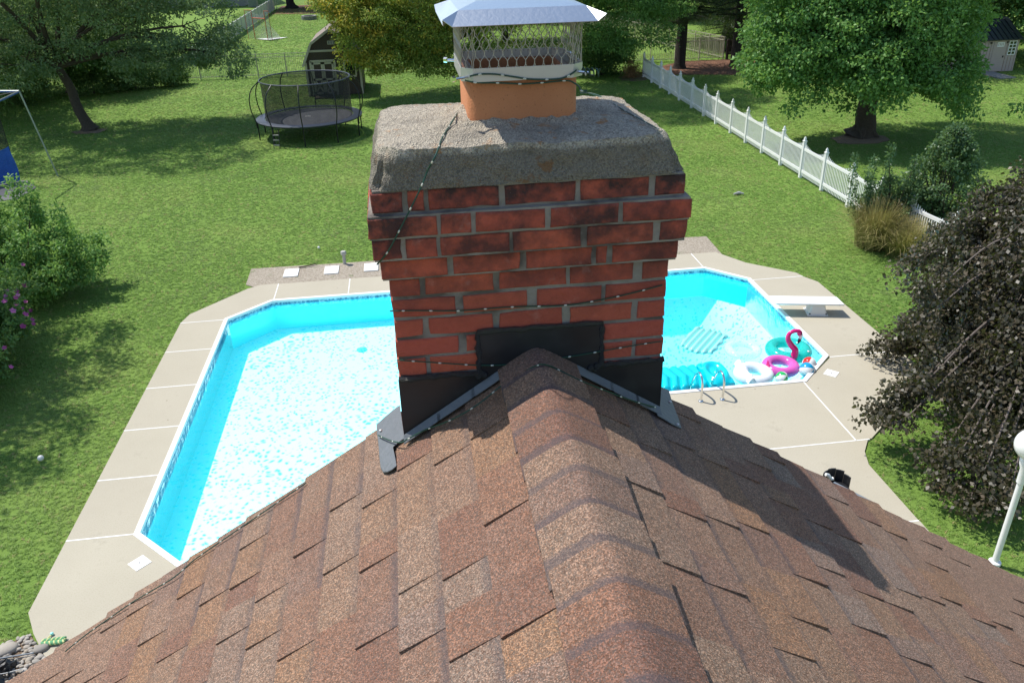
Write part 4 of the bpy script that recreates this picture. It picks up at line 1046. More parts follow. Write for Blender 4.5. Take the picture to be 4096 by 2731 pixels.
# black barrel chair and slate table by the house wall
q0 = G(*CR(900, 560), .40)
bc = thing('patio_chair', 'small black barrel-backed patio chair showing above the roof edge', 'chair', (q0.x, q0.y-.15, 0))
cx, cyc = q0.x-.02, q0.y-.22
for i in range(5):
    a0, a1 = R(5+i*34), R(5+(i+1)*34-.9); hh = .40+.10*math.sin((a0+a1)/2)
    ptsb = [(cx+.24*math.cos(a), cyc+.24*math.sin(a)) for a in (a0, (a0+a1)/2, a1)]+[(cx+.215*math.cos(a), cyc+.215*math.sin(a)) for a in (a1, (a0+a1)/2, a0)]
    fixn(MB().prism(ptsb, .12, hh).build('back_slat', M['black_plastic'], bc, bevel=.006))
MB().lathe([(.22, .18), (.22, .25), (.19, .28), (0, .29)], (cx, cyc, 0), 24).build('seat', M['black_plastic'], bc)
for a in (45, 135, 225, 315): MB().bar((cx+.17*math.cos(R(a)), cyc+.17*math.sin(R(a)), 0), (cx+.16*math.cos(R(a)), cyc+.16*math.sin(R(a)), .2), .035, .035).build('leg', M['black_plastic'], bc)
ta, tb = G(*CR(1160, 800), .60), G(*CR(1582, 1020), .60)
pt = thing('patio_table', 'grey slate-topped patio table beyond the shingled rake', 'table', ((ta.x+tb.x)/2, (ta.y+tb.y)/2-.3, 0))
dv = (tb-ta).normalized(); nv_ = Vector((dv.y, -dv.x, 0)); nv_ = nv_ if nv_.y < 0 else -nv_
tc = [ta-dv*.25, tb, tb+nv_*.6, ta-dv*.25+nv_*.6]
fixn(MB().plate(tc, (0, 0, -.035)).build('table_top', M['slate'], pt, bevel=.01))
for p in tc:
    p = p.lerp((tc[0]+tc[2])/2, .12); MB().bar((p.x, p.y, 0), (p.x, p.y, .57), .04, .04).build('leg', M['black_metal'], pt)

# balls and litter on the grass
for p, r_, lab in (((-7.18, 13.27), .055, 'scuffed white ball lying on the grass near the concrete deck'), ((-2.95, 23.4), .04, 'small white ball on the lawn behind the gravel strip')):
    tag(MB().ball((p[0], p[1], r_), r_, 14, 10).build('lawn_ball', M['white_rough'], origin=(*p, 0)), lab, 'ball')
tag(MB().tube([(10.9,25.9,.02),(11.1,25.95,.04),(11.25,25.85,.03)], [.03,.06,.02], 7).build('litter', M['steel_band'], origin=(11.1,25.9,0)), 'crumpled grey scrap lying on the lawn beside the picket fence', 'litter')
for x, y in ((8.55,10.7),(8.75,10.25),(8.25,9.85),(9.0,9.7)):
    a = random.uniform(0, 6); dx, dy = .07*math.cos(a), .07*math.sin(a)
    tag(MB().add([(x-dx,y-dy,.03),(x+dy*.6,y-dx*.6,.05),(x+dx,y+dy,.04),(x-dy*.6,y+dx*.6,.055)], [(0,1,2,3)]).build('fallen_leaf', M['mulch'], origin=(x, y, 0)), 'dry brown fallen leaf on the grass under the copper beech', 'leaf', 'fallen leaves under the beech')

# rock bed at the lower left corner, braided pool toy, black sheet
rb = tag(link(bpy.data.objects.new('rock_bed', None)), kind='structure'); rb.location = (-5.8, 8.4, 0)
MB().prism([(-5.78,8.95),(-5.36,8.42),(-5.28,7.6),(-7.2,7.4),(-7.2,8.7),(-6.1,8.75)], -.07, -.015).build('bed_soil', M['bare'], rb)
def pebmesh():
    bm = bmesh.new(); bmesh.ops.create_icosphere(bm, subdivisions=2, radius=1); from mathutils import noise as mn
    o3 = Vector((random.random()*50, random.random()*50, 0))
    for v in bm.verts: v.co *= 1+.28*mn.noise(v.co*.9+o3)
    me = bpy.data.meshes.new('pebble'); bm.to_mesh(me); bm.free(); me.materials.append(M['pebble']); me.shade_smooth(); return me
PM = [pebmesh() for _ in range(7)]
bedpoly = [(-5.76,8.93),(-5.36,8.42),(-5.28,7.8),(-6.4,7.8),(-6.3,8.7)]
placed = []
for i in range(2600):
    if len(placed) >= 250: break
    x, y = random.uniform(-6.45, -5.25), random.uniform(7.8, 8.95)
    if not inside(np.array([x]), np.array([y]), bedpoly)[0]: continue
    r_ = random.uniform(.022, .042)
    if any((x-a)**2+(y-b)**2 < (.62*(r_+c))**2 for a, b, c in placed): continue
    placed.append((x, y, r_)); o = bpy.data.objects.new('pebble', random.choice(PM)); link(o, rb); o.location = (x+5.8, y-8.4, -.015+r_*.5)
    o.scale = (r_*random.uniform(.9, 1.5), r_*random.uniform(.8, 1.1), r_*random.uniform(.55, .8)); o.rotation_euler = (0, 0, random.uniform(0, 6.3))
for x, y, r_ in ((-5.97, 8.67, .14), (-5.50, 8.63, .10)):
    o = tag(bpy.data.objects.new('boulder', PM[2 if r_ > .12 else 4]), 'large tan boulder in the pebble bed beside brown grass' if r_ > .12 else 'grey boulder in the pebble bed touching the deck corner', 'rock'); link(o); o.location = (x, y, .02); o.scale = (r_*1.15, r_*.8, r_*.5); o.rotation_euler = (0, 0, .5)
nd = thing('braided_toy', 'green and yellow braided rope pool toy on the deck corner beside pebbles', 'pool toy', (-5.38, 8.68, 0))
M['rope_g'] = simple('green_rope', (.12, .34, .16), .8, 0, .2, 30); M['rope_y'] = simple('yellow_rope', (.62, .62, .28), .8, 0, .2, 30)
for s, mt in ((0, 'rope_g'), (2.1, 'rope_y'), (4.2, 'rope_g')):
    MB().tube([(-5.52+.30*i/40, 8.68+.022*math.cos(i*.8+s), .035+.018*math.sin(i*.8+s)) for i in range(41)], .014, 7).build('strand', M[mt], nd)
    MB().tube([(-5.22-.30*i/40, 8.735+.02*math.cos(i*.8+s), .033+.018*math.sin(i*.8+s)) for i in range(41)], .013, 7).build('strand', M[mt], nd)
MB().tube([(-5.52, 8.69, .03), (-5.48, 8.76, .03), (-5.45, 8.84, .02)], .009, 7).build('tail_cord', M['rope_y'], nd)
MB().ball((-5.445, 8.86, .025), .025, 10, 8).build('tassel', M['f_mint'], nd)
bs = thing('black_sheet', 'crumpled black plastic sheet with grey scraps beside the pebble bed', 'plastic sheet', (-6.0, 8.2, 0))
mb = MB(); nn = 14
for i in range(nn+1):
    for j in range(nn+1): mb.v.append((-6.35+.62*i/nn, 7.85+.60*j/nn, .05+.05*math.sin(i*1.7+j)+.04*math.sin(j*2.3-i*.7)+random.uniform(0, .02)))
for i in range(nn):
    for j in range(nn): mb.f.append((i*(nn+1)+j, (i+1)*(nn+1)+j, (i+1)*(nn+1)+j+1, i*(nn+1)+j+1))
mb.build('sheet', M['black_plastic'], bs)
MB().tube([(-6.4, 8.47, .06), (-6.0, 8.49, .05), (-5.55, 8.52, .05)], .012, 8).build('drip_hose', M['slate'], bs)
MB().box((-6.12, 8.34, .10), (-6.02, 8.42, .13)).build('scrap', M['lead'], bs)
MB().tube(smooth([(-6.3, 7.9, .1), (-5.95, 8.12, .12), (-5.75, 8.2, .08), (-5.6, 8.28, .04)]), .007, 6).build('cord', M['privacy'], bs)

# ================================================================== FENCES
def picket_fence():
    t = thing('picket_fence', 'white vinyl picket fence with scalloped tops and pointed posts along the lawn', 'fence', (14.05, 35, 0))
    posts = [(14.02+.0098*max(0, y-29), y) for y in [18.9-1.76, 18.9, 20.55, 22.25]+[23.97, 25.8, 27.45, 29.18, 31.0, 32.75, 34.53, 36.41, 38.12, 39.98, 42.01, 43.75, 45.5, 47.28, 49.1]]
    posts[0] = (14.25, posts[0][1]); posts[1] = (14.2, 18.9)
    b0 = wloc(t)
    pm = MB(); pm.box((-.052, -.052, -.04), (.052, .052, 1.30)); pm.box((-.066, -.066, 1.29), (.066, .066, 1.315))
    me_p = pm.mesh('post', M['white'])
    cp = MB(); cp.lathe([(.068, 1.31), (.068, 1.33), (.042, 1.345), (.054, 1.375), (.042, 1.41), (.018, 1.45), (0, 1.47)], (0, 0, 0), 4)
    me_c = cp.mesh('post_finial', M['white']); me_c.shade_flat()
    pk = MB(); w = .011; pk.add([(-.008,-w*1.6,.06),(.008,-w*1.6,.06),(.008,w*1.6,.06),(-.008,w*1.6,.06),(-.008,-w*1.6,.97),(.008,-w*1.6,.97),(.008,w*1.6,.97),(-.008,w*1.6,.97),(-.008,0,1.0),(.008,0,1.0)],
        [(0,3,2,1),(0,1,5,4),(1,2,6,9,5),(2,3,7,6),(3,0,4,8,7),(4,5,9,8),(6,7,8,9)])
    me_k = pk.mesh('picket', M['white'])
    cnt = 0; far = MB(); todo = []
    for i, (x, y) in enumerate(posts):
        o = bpy.data.objects.new('post', me_p); link(o, t); o.location = Vector((x, y, 0))-b0
        f = bpy.data.objects.new('post_finial', me_c); link(f, o); f.rotation_euler = (0, 0, R(45))
        if i == len(posts)-1: break
        x2, y2 = posts[i+1]
        for z, hgt in ((.23, .10), (1.02, .10)): MB().bar((x, y+.05, z), (x2, y2-.05, z), .04, hgt).build('rail', M['white'], t)
        n_ = 17
        for k in range(1, n_+1):
            s = k/(n_+1); hz = 1.30-.22*math.sin(math.pi*s)**.8; todo.append((Vector((x+(x2-x)*s-.0, y+(y2-y)*s, 0)), hz))
    todo.sort(key=lambda q: q[0].y)
    for p, hz in todo:
        if cnt < 296:
            o = bpy.data.objects.new('picket', me_k); link(o, t); o.location = p-b0; o.scale = (1, 1, hz)
            cnt += 1
        else: far.add([(p.x+v[0], p.y+v[1], v[2]*hz) for v in pk.v], pk.f)
    tag(far.build('far_pickets', M['white'], t), kind='stuff')
picket_fence()
def metal_fence(lab, pts, gap=.115, H_=1.38, lim=290):
    t = thing('metal_fence', lab, 'fence', (*pts[0], 0)); b0 = wloc(t)
    me_k = MB().box((-.009, -.009, .08), (.009, .009, H_-.03)).mesh('picket', M['beige_metal']); me_p = MB().box((-.032, -.032, -.04), (.032, .032, H_+.03)).mesh('post', M['beige_metal'])
    cnt = 0; far = MB()
    for (x0, y0), (x1, y1) in zip(pts[:-1], pts[1:]):
        L = math.hypot(x1-x0, y1-y0); n_ = max(1, round(L/1.8)); m_ = int(L/gap)
        for z in (.12, H_-.20, H_): MB().bar((x0, y0, z), (x1, y1, z), .028, .035).build('rail', M['beige_metal'], t)
        for i in range(n_+1):
            o = bpy.data.objects.new('post', me_p); link(o, t); o.location = Vector((x0+(x1-x0)*i/n_, y0+(y1-y0)*i/n_, 0))-b0
        for i in range(1, m_):
            p = Vector((x0+(x1-x0)*i/m_, y0+(y1-y0)*i/m_, 0)); cnt += 1
            if cnt <= lim: o = bpy.data.objects.new('picket', me_k); link(o, t); o.location = p-b0
            else: far.add([(p.x+q[0]*.009, p.y+q[1]*.009, z) for z in (.08, H_-.03) for q in ((-1,-1),(1,-1),(1,1),(-1,1))], [(0,1,5,4),(1,2,6,5),(2,3,7,6),(3,0,4,7),(4,5,6,7)])
    if far.v: tag(far.build('far_pickets', M['beige_metal'], t), kind='stuff')
metal_fence('beige metal picket fence running behind the brown barn-shaped shed', [(-16.5, 56.1), (-.2, 55.4), (12.5, 54.8)])
metal_fence('beige metal picket fence with a corner behind the pine trunk', [(14.6, 54.6), (21.1, 54.25), (15.5, 78)])
metal_fence('far metal fence behind the mulch bed and dark trunk', [(-14.1, 104.6), (-1, 104.2)])
def privacy():
    t = thing('privacy_fence', 'pale vinyl privacy fence beside the orange lacrosse goal', 'fence', (-14.4, 80, 0))
    y = 62.0
    while y < 104:
        x = -14.55+.01*(y-62)*.9; MB().box((x-.06, y-.06, -.04), (x+.06, y+.06, 1.30)).build('post', M['privacy'], t)
        if y < 102.5:
            MB().box((x-.02, y+.06, .06), (x+.02, y+1.94, 1.16)).build('panel', M['privacy'], t); MB().box((x-.035, y+.06, 1.16), (x+.035, y+1.94, 1.22)).build('cap_rail', M['privacy'], t)
        y += 2.0
privacy()
rf = thing('rail_fence', 'dark wooden rail fence behind the second pine trunk', 'fence', (21.3, 54.1, 0))
for x in (21.3, 23.3, 25.3, 27.3): MB().box((x-.07, 54.0, -.04), (x+.07, 54.14, 1.25)).build('post', M['bark_pine'], rf)
for z in (.35, .75, 1.12): MB().bar((21.2, 54.07, z), (27.4, 54.07, z), .05, .12).build('rail', M['bark_pine'], rf)

# ================================================================== TRAMPOLINE
def trampoline():
    c = Vector((-4.45, 38.75, 0)); Rr = 2.36; zb_ = .82
    t = thing('trampoline', 'round black trampoline with tall safety net and small ladder', 'trampoline', c)
    MB().torus(c+Vector((0, 0, zb_-.03)), Rr-.02, .035, 60, 8).build('frame_ring', M['black_metal'], t)
    mb = MB(); n = 64
    pr = [(Rr+.02, zb_-.03), (Rr+.03, zb_+.005), (Rr-.04, zb_+.025), (Rr-.36, zb_+.025), (Rr-.38, zb_-.01)]
    mb.lathe(pr, c, n); mb.f = [f for f in mb.f if len(f) == 4]; mb.build('pad', M['pad'], t)
    MB().lathe([(Rr-.40, zb_-.05), (Rr-.40, zb_-.02), (0, zb_-.02)], c, n).build('jump_mat', M['mat'], t)
    sm = MB()
    for i in range(96):
        a = 2*math.pi*i/96; sm.bar((c.x+(Rr-.48)*math.cos(a), c.y+(Rr-.48)*math.sin(a), zb_-.012), (c.x+(Rr-.36)*math.cos(a), c.y+(Rr-.36)*math.sin(a), zb_-.002), .016, .012)
    sm.build('springs', M['chrome'], t)
    mb = MB(); mb.lathe([(Rr-.40, zb_), (Rr-.42, 1.4), (Rr-.40, 2.48)], c, n); mb.f = [f for f in mb.f if len(f) == 4]; mb.build('safety_net', M['tnet'], t)
    MB().torus(c+Vector((0, 0, 2.50)), Rr-.36, .028, 60, 8).build('top_ring', M['pad'], t)
    for i in range(10):
        a = R(-92+36*i); d = Vector((math.cos(a), math.sin(a), 0))
        pts = [c+d*(Rr+.03)+Vector((0, 0, zb_-.3)), c+d*(Rr+.04)+Vector((0, 0, zb_)), c+d*(Rr+.16)+Vector((0, 0, 1.25)), c+d*(Rr+.18)+Vector((0, 0, 1.75)), c+d*(Rr+.02)+Vector((0, 0, 2.2)), c+d*(Rr-.34)+Vector((0, 0, 2.52))]
        MB().tube(smooth(pts, 5), .024, 8).build('net_pole', M['black_metal'], t)
        MB().tube([c+d*(Rr-.01)+Vector((0, 0, -.04)), c+d*(Rr-.01)+Vector((0, 0, zb_-.03))], .027, 8).build('leg', M['black_metal'], t)
    cross = MB()
    for s in (-1, 1): cross.bar((c.x-.2, c.y-.12*s, zb_-.016), (c.x+.05, c.y+.12*s, zb_-.016), .02, .004)
    cross.build('mat_print', M['white_rough'], t)
    lad = MB(); p0, p1 = Vector((-5.88, 36.36, -.04)), Vector((-5.62, 36.31, -.04))
    for p in (p0, p1): lad.tube([p, p+Vector((.03, .16, zb_+.0))], .016, 7)
    o = lad.build('ladder', M['black_metal'], t)
    for k in (.2, .45, .7):
        a, b = p0.lerp(p0+Vector((.03, .16, zb_)), k), p1.lerp(p1+Vector((.03, .16, zb_)), k)
        q = MB().bar(a, b, .07, .025); w_ = q.mesh('rung', M['steel_band'], wloc(t)); r_ = bpy.data.objects.new('rung', w_); link(r_, o)
trampoline()

# ================================================================== BARN SHED
def barn():
    t = thing('barn_shed', 'brown gambrel garden shed with cream trim and crossbuck double doors', 'shed', (-3.9, 50, 0))
    yf, yb = 48.25, 51.9; x0, x1 = -5.42, -2.36; xc = (x0+x1)/2
    prof = [(x0, 0), (x1, 0), (x1, 1.80), (x1-.50, 2.80), (xc, 3.45), (x0+.50, 2.80), (x0, 1.80)]
    mb = MB(); n = len(prof); mb.v = [(x, yf, z) for x, z in prof]+[(x, yb, z) for x, z in prof]
    mb.f = [tuple(range(n)), tuple(reversed(range(n, 2*n)))]+[(i, n+i, n+(i+1) % n, (i+1) % n) for i in range(n)]
    fixn(mb.build('wall', M['brown_siding'], t))
    for i in range(1, 20):
        x = x0+(x1-x0)*i/20; zt_ = min(3.4, 1.8+max(0, min(x-x0, x1-x))*2.0 if min(x-x0, x1-x) < .5 else 2.8+(min(x-x0, x1-x)-.5)*.63)
        MB().box((x-.008, yf-.006, .05), (x+.008, yf, zt_-.05)).build('siding_groove', M['black_plastic'], t)
    e = [(x0-.10, 1.68), (x0+.46, 2.86), (xc, 3.56), (x1-.46, 2.86), (x1+.10, 1.68)]
    for (ax_, az), (bx_, bz) in zip(e[:-1], e[1:]):
        fixn(MB().plate([(ax_, yf-.14, az), (bx_, yf-.14, bz), (bx_, yb+.14, bz), (ax_, yb+.14, az)], (0, 0, -.06)).build('roof_panel', M['shed_roof'], t))
        MB().bar((ax_, yf-.16, az-.07), (bx_, yf-.16, bz-.07), .03, .13).build('rake_trim', M['tan_trim'], t)
    def tb(a, b, w, y=yf-.03, th=.03, nm='trim_board', par=t): MB().bar((a[0], y, a[1]), (b[0], y, b[1]), th, w, up=(0, 0, 1) if abs(a[1]-b[1]) < abs(a[0]-b[0]) else (1, 0, 0)).build(nm, M['tan_trim'], par)
    tb((x0+.30, 2.39), (x1-.30, 2.39), .11); tb((x0+.05, .0), (x0+.05, 1.80), .12); tb((x1-.05, 0), (x1-.05, 1.80), .12)
    dx0, dx1, dt = -5.13, -3.77, 1.86
    tb((dx0, dt), (dx1, dt), .12); tb((dx0+.02, 0), (dx0+.02, dt), .12); tb((dx1-.02, 0), (dx1-.02, dt), .12)
    dm = (dx0+dx1)/2
    for a, b in ((dx0+.09, dm-.005), (dm+.005, dx1-.09)):
        d = MB().box((a, yf-.035, .08), (b, yf-.008, dt-.07)).build('door', M['brown_siding'], t)
        def db_(p, q, w):
            mm = MB().bar((p[0], yf-.05, p[1]), (q[0], yf-.05, q[1]), .026, w, up=(0, 0, 1) if abs(p[1]-q[1]) < abs(p[0]-q[0]) else (1, 0, 0)); o = bpy.data.objects.new('door_batten', mm.mesh('door_batten', M['tan_trim'], wloc(t))); link(o, d)
        db_((a+.05, .08), (a+.05, dt-.07), .10); db_((b-.05, .08), (b-.05, dt-.07), .10); db_((a, dt-.12), (b, dt-.12), .10); db_((a, .88), (b, .88), .10); db_((a, .14), (b, .14), .10)
        db_((a+.08, .18), (b-.08, .84), .08); db_((a+.08, .84), (b-.08, .181), .08)
    w_ = MB().box((-3.24, yf-.02, 1.02), (-2.70, yf-.004, 1.78)).build('window', M['dark_glass'], t)
    for a, b in (((-3.28, 1.02), (-3.28, 1.80)), ((-2.66, 1.02), (-2.66, 1.80)), ((-3.3, 1.80), (-2.64, 1.80)), ((-3.3, .98), (-2.64, .98))): tb(a, b, .09, nm='window_trim')
    MB().box((-4.05, yf-.03, 2.70), (-3.66, yf-.004, 2.90)).build('gable_vent', M['tan_trim'], t)
    for i in range(3): MB().box((-4.01+.13*i, yf-.036, 2.73), (-3.92+.13*i, yf-.03, 2.87)).build('vent_pane', M['slate'], t)
    MB().box((-5.0, yf-.95, -.02), (-3.9, yf-.12, .06)).build('step', M['bark'], t)
barn()
# ---------------- far right shed
def rshed():
    t = thing('garden_shed', 'pale pinkish garden shed with black ribbed metal roof behind the oak', 'shed', (33, 46.5, 0))
    yf, yb, x0, x1 = 45.2, 48.4, 29.8, 35.3
    mb = MB(); mb.v = [(x, y, z) for y in (yf, yb) for x, z in ((x0, 0), (x1, 0), (x1, 1.80), (x0, 1.80))]+[(x0, (yf+yb)/2, 2.7), (x1, (yf+yb)/2, 2.7)]
    mb.f = [(0,1,2,3), (7,6,5,4), (1,5,6,9,2), (4,0,3,8,7), (3,2,9,8), (6,7,8,9), (0,4,5,1)]
    fixn(mb.build('wall', M['blush_siding'], t))
    ym = (yf+yb)/2
    for s, ye in ((-1, yf-.15), (1, yb+.15)):
        fixn(MB().plate([(x0-.15, ye, 1.78), (x1+.12, ye, 1.78), (x1+.12, ym, 2.80), (x0-.15, ym, 2.80)], (0, 0, -.05)).build('roof_panel', M['black_roof'], t))
        for i in range(19): x = x0-.1+i*.30; MB().bar((x, ye, 1.80), (x, ym, 2.82), .035, .03).build('roof_rib', M['black_roof'], t)
    for i in range(1, 28): x = x0+i*.2; MB().box((x-.008, yf-.004, .03), (x+.008, yf, 1.78)).build('siding_groove', M['mulch'], t)
    def wf(a, b, c, d, nm, nc, nr):
        w = MB().box((a, yf-.012, c), (b, yf-.006, d)).build(nm, M['dark_glass'], t)
        for i in range(nc+1): x = a+(b-a)*i/nc; q = MB().box((x-.018, yf-.03, c-.02), (x+.018, yf-.012, d+.02)); o = bpy.data.objects.new('muntin', q.mesh('muntin', M['white'], wloc(t))); link(o, w)
        for i in range(nr+1): z = c+(d-c)*i/nr; q = MB().box((a-.02, yf-.034, z-.018), (b+.02, yf-.013, z+.018)); o = bpy.data.objects.new('muntin', q.mesh('muntin', M['white'], wloc(t))); link(o, w)
    wf(34.70, 35.14, .92, 1.66, 'window', 2, 4); wf(33.98, 34.36, 1.40, 1.60, 'door_light', 4, 1)
    MB().box((33.75, yf-.02, .04), (34.55, yf-.002, 1.72)).build('door', M['blush_siding'], t); MB().box((34.42, yf-.05, .78), (34.48, yf-.02, .88)).build('door_handle', M['black_metal'], t)
    for x in (34.50, 33.5): MB().box((x, yf-.06, 1.56), (x+.09, yf-.005, 1.66)).build('wall_light', M['black_metal'], t)
    MB().box((33.0, 43.1, -.03), (34.0, 45.1, .03)).build('doorstep', M['stone_grey'], t)
rshed()

# ================================================================== GOAL, FIRE PIT, PRACTICE NET, NEIGHBOUR
def goal():
    a, b = Vector((-12.37, 75.9, 0)), Vector((-11.15, 74.7, 0)); a2, b2 = Vector((-13.0, 76.4, 0)), Vector((-10.75, 74.4, 0))
    t = thing('lacrosse_goal', 'orange framed lacrosse goal with backstop and white net on far lawn', 'goal', (a+b)/2)
    for p in (a, b, a2, b2): MB().tube([p, p+Vector((0, 0, 2.32))], .03 if p in (a, b) else .02, 8).build('post', M['orange'], t)
    for p, q, z in ((a, b, 1.72), (a2, a, 2.32), (b, b2, 2.32)): MB().tube([p+Vector((0, 0, z)), q+Vector((0, 0, z))], .035 if z < 2 else .02, 8).build('crossbar', M['orange'], t)
    k = Vector((.9, .9, 0)); ap = (a+b)/2+k+Vector((.6, 0, .03))
    mb = MB(); mb.add([a+Vector((0,0,1.7)), b+Vector((0,0,1.7)), b, ap, a], [(0,1,3), (1,2,3), (0,3,4)]); mb.build('goal_net', M['wnet'], t)
    mb = MB(); n = 10
    for i in range(n+1):
        s = i/n; p = a.lerp(b, s); mb.v += [(p.x, p.y, 1.74), (p.x, p.y, 2.30-.28*math.sin(math.pi*s))]
    mb.f = [(2*i, 2*i+2, 2*i+3, 2*i+1) for i in range(n)]
    for p, q in ((a2, a), (b, b2)): k0 = len(mb.v); mb.v += [(p.x, p.y, .03), (q.x, q.y, .03), (q.x, q.y, 2.3), (p.x, p.y, 2.3)]; mb.f.append((k0, k0+1, k0+2, k0+3))
    mb.build('backstop_net', M['wnet'], t)
    MB().add([a+Vector((.1,.1,.02)), b+Vector((.05,.1,.02)), ap+Vector((.6,0,0)), ap], [(0,1,2,3)]).build('ground_net', M['white_rough'], t)
goal()
fp = thing('fire_pit', 'round grey stone fire pit ring on the far lawn', 'fire pit', (-9.15, 91.0, 0))
for lvl in range(2):
    for i in range(16):
        a0, a1 = 2*math.pi*(i+.5*lvl)/16, 2*math.pi*(i+.94+.5*lvl)/16
        P_ = [(-9.15+r_*math.cos(a), 91.0+r_*math.sin(a)) for r_, a in ((.52, a0), (.78, a0), (.78, a1), (.52, a1))]
        fixn(MB().prism(P_, -.04+.2*lvl, .155+.2*lvl).build('block', M['stone_grey'], fp))
MB().lathe([(.5, -.02), (.5, .02), (0, .03)], (-9.15, 91.0, 0), 20).build('ash_bed', M['black_plastic'], fp)
def pnet():
    t = thing('practice_net', 'tall practice net on galvanised poles with blue tarp at its foot', 'net', (-15.2, 33.2, 0))
    top = Vector((-14.45, 33.72, 3.30)); foot = Vector((-13.99, 33.84, -.04))
    MB().tube([foot, top], .032, 8).build('pole', M['galv'], t)
    e1 = G(*CN(-60, 117), 3.32); e2 = G(*CN(-40, 200), 3.25)
    MB().tube([top, e1], .030, 8).build('top_bar', M['galv'], t); MB().tube([top, e2], .030, 8).build('top_bar', M['galv'], t)
    for e in (e1, e2):
        d = (e-top); MB().tube([top+d*.03+Vector((0, 0, -.02)), top+d*.95+Vector((0, 0, -.02))], .034, 8).build('bar_wrap', M['blue_tape'], t)
    f1, f2 = Vector((-15.24, 33.32, 0)), Vector((-18.2, 31.6, 0)); f3 = Vector((-18, 35.4, 0))
    def net(p, q, z0, z1, pz=None): MB().add([(p.x, p.y, z0), (q.x, q.y, z0), (q.x, q.y, z1), (p.x, p.y, z1)], [(0,1,2,3)]).build('net_wall', M['bnet'], t)
    net(f1, f2, .02, 3.22); net(f1, f3, .02, 3.22)
    for p in (f1, f2, f3): MB().tube([(p.x, p.y, -.03), (p.x, p.y, 3.24)], .012, 6).build('net_edge', M['black_metal'], t)
    for p in (f2, f3): MB().tube([(p.x-.3, p.y, -.04), (p.x, p.y, 3.3)], .03, 8).build('pole', M['galv'], t)
    MB().tube([(f1.x, f1.y, 3.22), tuple(top)], .012, 6).build('net_tie', M['black_metal'], t)
    mb = MB(); nx, nz_ = 22, 12
    for i in range(nx+1):
        for j in range(nz_+1):
            s = i/nx; z = j/nz_; p = f1.lerp(f2, s*.55)
            zt_ = 1.36-.28*min(1, s*2.2)+.12*max(0, s-.5); off = .05*math.sin(i*1.3+j*.4)+.03*math.sin(i*2.9)
            mb.v.append((p.x+off*.6+.06, p.y-.05+off*.6, .02+z*zt_))
    for i in range(nx):
        for j in range(nz_): mb.f.append((i*(nz_+1)+j, (i+1)*(nz_+1)+j, (i+1)*(nz_+1)+j+1, i*(nz_+1)+j+1))
    mb.smooth = True; mb.build('tarp', M['tarp'], t)
pnet()
nh = thing('neighbour_house', 'grey neighbouring house behind the pale privacy fence', 'house', (-23, 112, 0))
MB().box((-34, 110, 0), (-18.5, 120, 5.2)).build('wall', M['grey_wall'], nh)
mb = MB(); mb.v = [(-34.6, 109.4, 5.1), (-17.9, 109.4, 5.1), (-17.9, 120.6, 5.1), (-34.6, 120.6, 5.1), (-34.6, 115, 8.6), (-17.9, 115, 8.6)]; mb.f = [(0,1,5,4), (2,3,4,5), (1,2,5), (3,0,4), (0,3,2,1)]; fixn(mb.build('roof', M['shed_roof'], nh))
for x in (-31.5, -27, -21.8):
    w_ = MB().box((x-.6, 109.95, 1.0), (x+.6, 109.99, 2.5)).build('window', M['dark_glass'], nh)
    for a, b in (((x-.66, 109.93, .93), (x+.66, 109.98, 1.0)), ((x-.66, 109.93, 2.5), (x+.66, 109.98, 2.58))): o = bpy.data.objects.new('window_trim', MB().box(a, b).mesh('window_trim', M['white'], wloc(nh))); link(o, w_)
ac = thing('air_conditioner', 'grey outdoor air conditioner unit beside the neighbouring house', 'air conditioner', (-17.2, 108, 0))
MB().box((-17.7, 107.5, 0), (-16.7, 108.5, 1.05)).build('casing', M['slate'], ac, bevel=.05); MB().lathe([(.4, 1.05), (.4, 1.1), (0, 1.11)], (-17.2, 108, 0), 16).build('fan_grille', M['black_metal'], ac)

# ================================================================== VEGETATION
M['leaf_locust'] = leaf_mat('locust_leaf', (0.110, 0.183, 0.086), (0.183, 0.274, 0.138), (0.269, 0.366, 0.179), rough=.6, spec=.25)
M['leaf_gold'] = leaf_mat('golden_locust_leaf', (0.123, 0.198, 0.039), (0.271, 0.361, 0.073), (0.745, 0.518, 0.082), rough=.6, spec=.25)
M['leaf_oak'] = leaf_mat('oak_leaf', (0.083, 0.198, 0.056), (0.150, 0.321, 0.085), (0.291, 0.488, 0.131), rough=.5, spec=.35)
M['leaf_dark'] = leaf_mat('dark_leaf', (0.064, 0.130, 0.046), (0.106, 0.207, 0.068), (0.198, 0.321, 0.102), rough=.6, spec=.25)
M['leaf_shrub'] = leaf_mat('shrub_leaf', (0.094, 0.198, 0.056), (0.177, 0.341, 0.092), (0.311, 0.518, 0.141), rough=.55, spec=.3)
M['leaf_pear'] = leaf_mat('pear_leaf', (0.052, 0.113, 0.052), (0.097, 0.186, 0.081), (0.194, 0.302, 0.139), rough=.45, spec=.5)
M['leaf_beech'] = leaf_mat('copper_beech_leaf', (.034, .032, .020), (.062, .055, .033), (.125, .095, .060), rough=.45, trans=.2, spec=.5)
M['needle'] = leaf_mat('pine_needle', (.012, .036, .018), (.026, .066, .030), (.06, .11, .05))
M['flower'] = leaf_mat('magenta_petal', (.30, .03, .16), (.45, .06, .26), (.55, .16, .40), trans=.2)
M['straw'] = leaf_mat('ornamental_grass', (.15, .18, .05), (.33, .30, .11), (.58, .45, .22), trans=.3)
M['dead'] = leaf_mat('dead_leaf', (.16, .075, .03), (.30, .16, .07), (.42, .26, .13), trans=.2)

